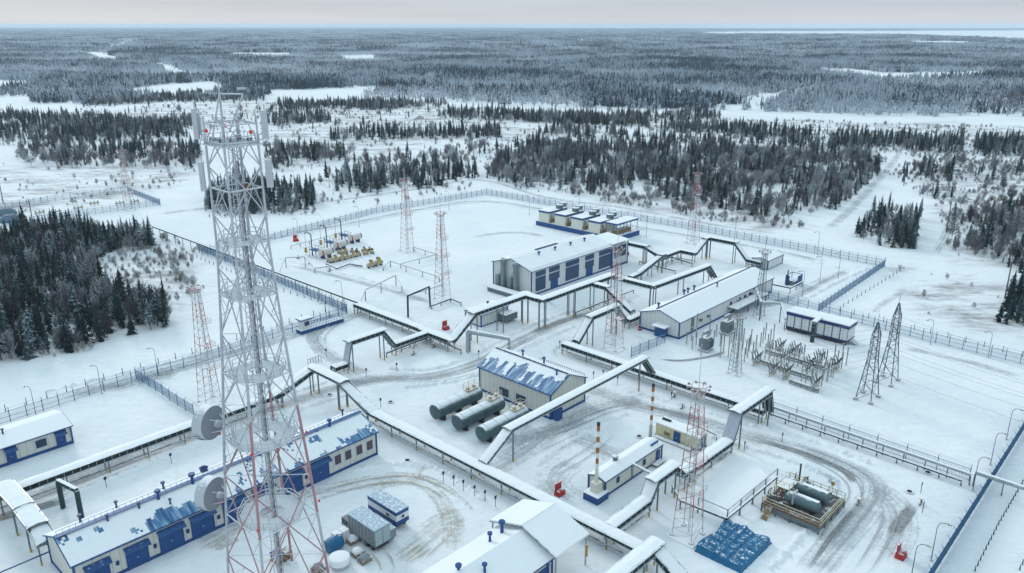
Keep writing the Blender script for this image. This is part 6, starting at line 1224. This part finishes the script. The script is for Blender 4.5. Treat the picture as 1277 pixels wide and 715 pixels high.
# small blue barrier stand
x, y = LP(388, 456); t = thing('bike_rack', 'small blue railed stand by the gate road', 'stand', (x, y, 0)); b = MB()
for i in range(5): b.bar((i*.7, 0, 0), (i*.7, 0, 1.3), .06, 4); b.bar((i*.7, 1.2, 0), (i*.7, 1.2, 1.3), .06, 4); b.bar((i*.7, 0, 1.3), (i*.7, 1.2, 1.3), .05, 4)
b.build('rails', 'navy', t)
# ------------------------------------------------------------------ switchyard
def ins_col(b, x, y, z0, z1, r=.13):
    n = max(3, int((z1-z0)/.22)); pr = []
    for i in range(n): z = z0+(z1-z0)*i/n; pr += [(r*.55, z), (r, z+(z1-z0)/n*.5)]
    b.lathe(pr+[(r*.5, z1)], (x, y, 0), 7)
def ins_post(px, py, label, h=4.6):
    x, y = LP(px, py); t = thing('insulator_post', label, 'insulator', (x, y, 0), 'switchyard insulator posts'); MB().bar((0, 0, 0), (0, 0, h*.55), .14, 6).build('post', 'concrete', t); b = MB(); ins_col(b, 0, 0, h*.55, h, .17); b.build('insulator', 'insulator', t); MB().bar((-.3, 0, h+.05), (.3, 0, h+.05), .07, 5).build('clamp', 'galv', t)
rows = (((948, 432), (951, 428), (954, 424), (957, 434), (960, 430), (964, 426)), ((930, 442), (934, 438), (938, 449), (928, 452), (936, 430), (942, 440)), ((1018, 470), (1024, 482), (1031, 476), (1012, 478), (1028, 466), (1036, 470)), ((1044, 455), (1049, 460), (1055, 456), (1050, 447), (1040, 450)))
RN = ('in the left back cluster near the stilted building', 'in the cluster beside the switchyard mast', 'in the front cluster nearest the camera', 'in the right cluster nearest the pylons')
for r0, nm in zip(rows, RN):
    for k, (px, py) in enumerate(r0): ins_post(px, py, 'insulator post %s, %s from left' % (nm, ORD[sorted(q[0] for q in r0).index(px)]), 3.6+.5*(k % 3))
def breaker(px, py, label):
    x, y = LP(px, py); t = thing('circuit_breaker', label, 'breaker', (x, y, 0), 'switchyard breakers'); MB().box(-1.6, 1.6, -.35, .35, 1.2, 1.6).build('frame', 'galv', t); MB().box(-.7, .7, -.6, .6, .5, 1.2).build('drive_box', 'switch_box', t)
    for xx in (-1.4, 1.4): MB().box(xx-.1, xx+.1, -.1, .1, 0, 1.2).build('leg', 'concrete', t)
    for xx in (-1.2, 0, 1.2):
        for s in (-1, 1):
            b = MB(); ins_col(b, 0, 0, 0, 1.9, .17); o = b.build('bushing', 'bush_dark', t, (xx, s*.15, 1.6)); o.rotation_euler = (R(-22)*s, 0, 0)
for px, py, w in ((990, 444, 'in the back row of the switchyard'), (963, 468, 'in the left front of the switchyard'), (1008, 462, 'in the middle of the switchyard'), (943, 455, 'beside the switchyard mast'), (980, 472, 'in the front row of the switchyard'), (1020, 455, 'right of the middle in the switchyard'), (972, 440, 'nearest the stilted building'), (1016, 486, 'at the near corner of the switchyard'), (1042, 462, 'nearest the pylons')): breaker(px, py, 'switchyard breaker with dark slanted bushings '+w)
for k, (a_, b_, w) in enumerate((((955, 440), (1030, 462), 'back'), ((945, 452), (1012, 474), 'front'), ((985, 478), (1020, 490), 'near'))):
    p, q = V(LP(*a_)), V(LP(*b_)); t = thing('cable_trough', 'low grey cable trough along the %s row of the switchyard' % w, 'cable trough', (p.x, p.y, 0)); d = q-p; MB().slab((0, 0, .9), (d.x, d.y, .9), 1.0, .35).build('trough', 'grey_steel', t); MB().slab((0, 0, 1.02), (d.x, d.y, 1.02), .9, .1).build('lid', 'switch_box', t)
    for i in range(6): c_ = d*(i/5); put('post', post_mesh(.6, .12, 'concrete', 'concrete'), t, (c_.x, c_.y, 0))
def transformer(px, py, label):
    x, y = LP(px, py); t = thing('transformer', label, 'transformer', (x, y, 0), 'power transformers'); t.scale = (.72, .72, .95); MB().box(-1.7, 1.7, -1.2, 1.2, .6, 3.6).build('tank_body', 'trafo', t); MB().box(-2.2, 2.2, -1.8, 1.8, 0, .5).build('plinth', 'concrete', t)
    for s in (-1, 1):
        for k in range(7): MB().box(-1.5+k*.5, -1.35+k*.5, s*1.2 if s > 0 else -1.9, 1.9 if s > 0 else -1.2, 1.0, 3.2).build('radiator_fin', 'trafo', t)
    MB().lathe([(.5, -1.7), (.55, -1.6), (.55, 1.6), (.5, 1.7)], (0, .3, 4.9), 12, 'x').build('conservator', 'galv', t)
    for xx in (-1, 0, 1):
        b = MB(); ins_col(b, 0, 0, 0, 2.2, .2); o = b.build('bushing', 'insulator', t, (xx, -.5, 3.6)); o.rotation_euler = (R(12), 0, 0)
    MB().box(-1.6, 1.6, -1.1, 1.1, 3.6, 3.72).build('snow_cover', 'snow_cap', t)
transformer(880, 437, 'grey power transformer with radiators nearer the camera'); transformer(906, 416, 'grey power transformer with radiators beside the ramp')
for k, (px, py) in enumerate(((862, 425), (868, 430), (856, 430), (863, 436), (890, 428), (898, 432), (885, 412), (893, 420))): ins_post(px, py, 'grey insulator post around the two transformers, %s' % ('far left one', 'second at left', 'leftmost near one', 'near one at left', 'between them at right', 'right near one', 'behind the nearer one', 'between them at back')[k], 3.4)
def disconnector(px, py, label, h=3.0):
    x, y = LP(px, py); t = thing('disconnector', label, 'disconnector', (x, y, 0), 'switchyard disconnectors')
    for xx in (-1.5, 1.5): MB().bar((xx, 0, 0), (xx, 0, h), .11, 5).build('leg', 'concrete', t)
    MB().box(-1.9, 1.9, -.14, .14, h-.25, h).build('beam', 'galv', t); MB().box(-1.9, 1.9, .86, 1.14, h-.25, h).build('beam', 'galv', t)
    for xx in (-1.5, 1.5): MB().bar((xx, 0, h-.3), (xx, 1, h-.3), .08, 4).build('strut', 'galv', t); MB().bar((xx, 1, 0), (xx, 1, h), .11, 5).build('leg', 'concrete', t)
    for xx in (-1.5, 0, 1.5):
        for yy in (0, 1):
            b = MB(); ins_col(b, xx, yy, h, h+1.5, .16); b.build('insulator', 'insulator' if yy else 'bush_dark', t)
        MB().bar((xx, -.1, h+1.55), (xx, 1.1, h+1.7), .06, 4).build('blade', 'galv', t)
for px, py, w in ((962, 450, 'behind the left breaker'), (998, 455, 'in the middle back row'), (1026, 462, 'right of the middle'), (976, 462, 'left of the middle front'), (1008, 476, 'in the near row'), (1035, 474, 'nearest the pylons'), (986, 456, 'in the very middle')): disconnector(px, py, 'tall insulator frame of the switchyard '+w)
SW = ((902, 440), (908, 446), (914, 440), (920, 448), (926, 436), (912, 428), (918, 420), (924, 424), (898, 446), (932, 446), (874, 444), (868, 420))
for k, (px, py) in enumerate(SW): ins_post(px, py, 'tall insulator post between transformers and switchyard mast, %s from left' % ('first', 'second', 'third', 'fourth', 'fifth', 'sixth', 'seventh', 'eighth', 'ninth', 'tenth', 'eleventh', 'twelfth')[sorted(q[0] for q in SW).index(px)], 5.0+.6*(k % 3))
# far compound at the left: covered heaps and a pole
for px, py, w in ((8, 268, 'left'), (13, 276, 'right')):
    x, y = LP(px, py); t = thing('covered_heap', 'dark covered heap in the far left compound, %s one' % w, 'heap', (x, y, 0)); MB().lathe([(4.2, 0), (3.8, 1.4), (2.0, 2.6), (.3, 3.0)], n=9).build('cover', 'stake', t)
for i, (px, py) in enumerate(((50, 268), (70, 267), (118, 256), (150, 256), (168, 254), (98, 262))):
    x, y = LP(px, py); t = thing('pipe_manifold', 'small yellow pipe manifold in the far left compound, %s from the left' % ORD[sorted((50, 70, 118, 150, 168, 98)).index(px)], 'manifold', (x, y, 0), 'manifolds in the far compound'); MB().lathe([(.35, -2), (.35, 2)], (0, 0, 1.0), 8, 'x').build('header', 'valve_beige', t)
    for k in range(3): MB().bar((-1.5+1.5*k, 0, 0), (-1.5+1.5*k, 0, 2.0), .15, 6).build('riser', 'navy', t)
def pole(px, py, h, label):
    x, y = LP(px, py); t = thing('utility_pole', label, 'pole', (x, y, 0), 'wooden utility poles'); MB().bar((0, 0, 0), (0, 0, h), .22, 6, .14).build('shaft', 'pole_wood', t); MB().bar((-1.3, 0, h-.8), (1.3, 0, h-.8), .09, 4).build('cross_arm', 'pole_wood', t)
pole(4, 253, 12, 'dark pole at the far left edge of the heath'); pole(1253, 372, 11, 'dark pole standing before the right edge grove'); pole(1127, 232, 11, 'thin pole beside the right snow track'); pole(1180, 290, 12, 'thin pole at the thin wood rim on the right'); pole(42, 283, 11, 'dark pole rising from the left wood')
# ------------------------------------------------------------------ the winter air
def haze():
    m = bpy.data.materials.new('haze'); m.use_nodes = True; t = m.node_tree; t.nodes.clear()
    out = nd(t, 'ShaderNodeOutputMaterial'); v = nd(t, 'ShaderNodeVolumePrincipled'); v.inputs['Color'].default_value = (.74, .86, .98, 1); v.inputs['Density'].default_value = HAZE_D; v.inputs['Anisotropy'].default_value = 0.2
    t.links.new(v.outputs[0], out.inputs['Volume']); M['haze'] = m
    o = MB().box(-34000, 34000, -200, 27500, -1.0, 90.0).build('haze', 'haze'); o['kind'] = 'stuff'; o['label'] = 'thin cold winter haze over the forest'; o['category'] = 'haze'
HAZE_D = 7e-5
haze()
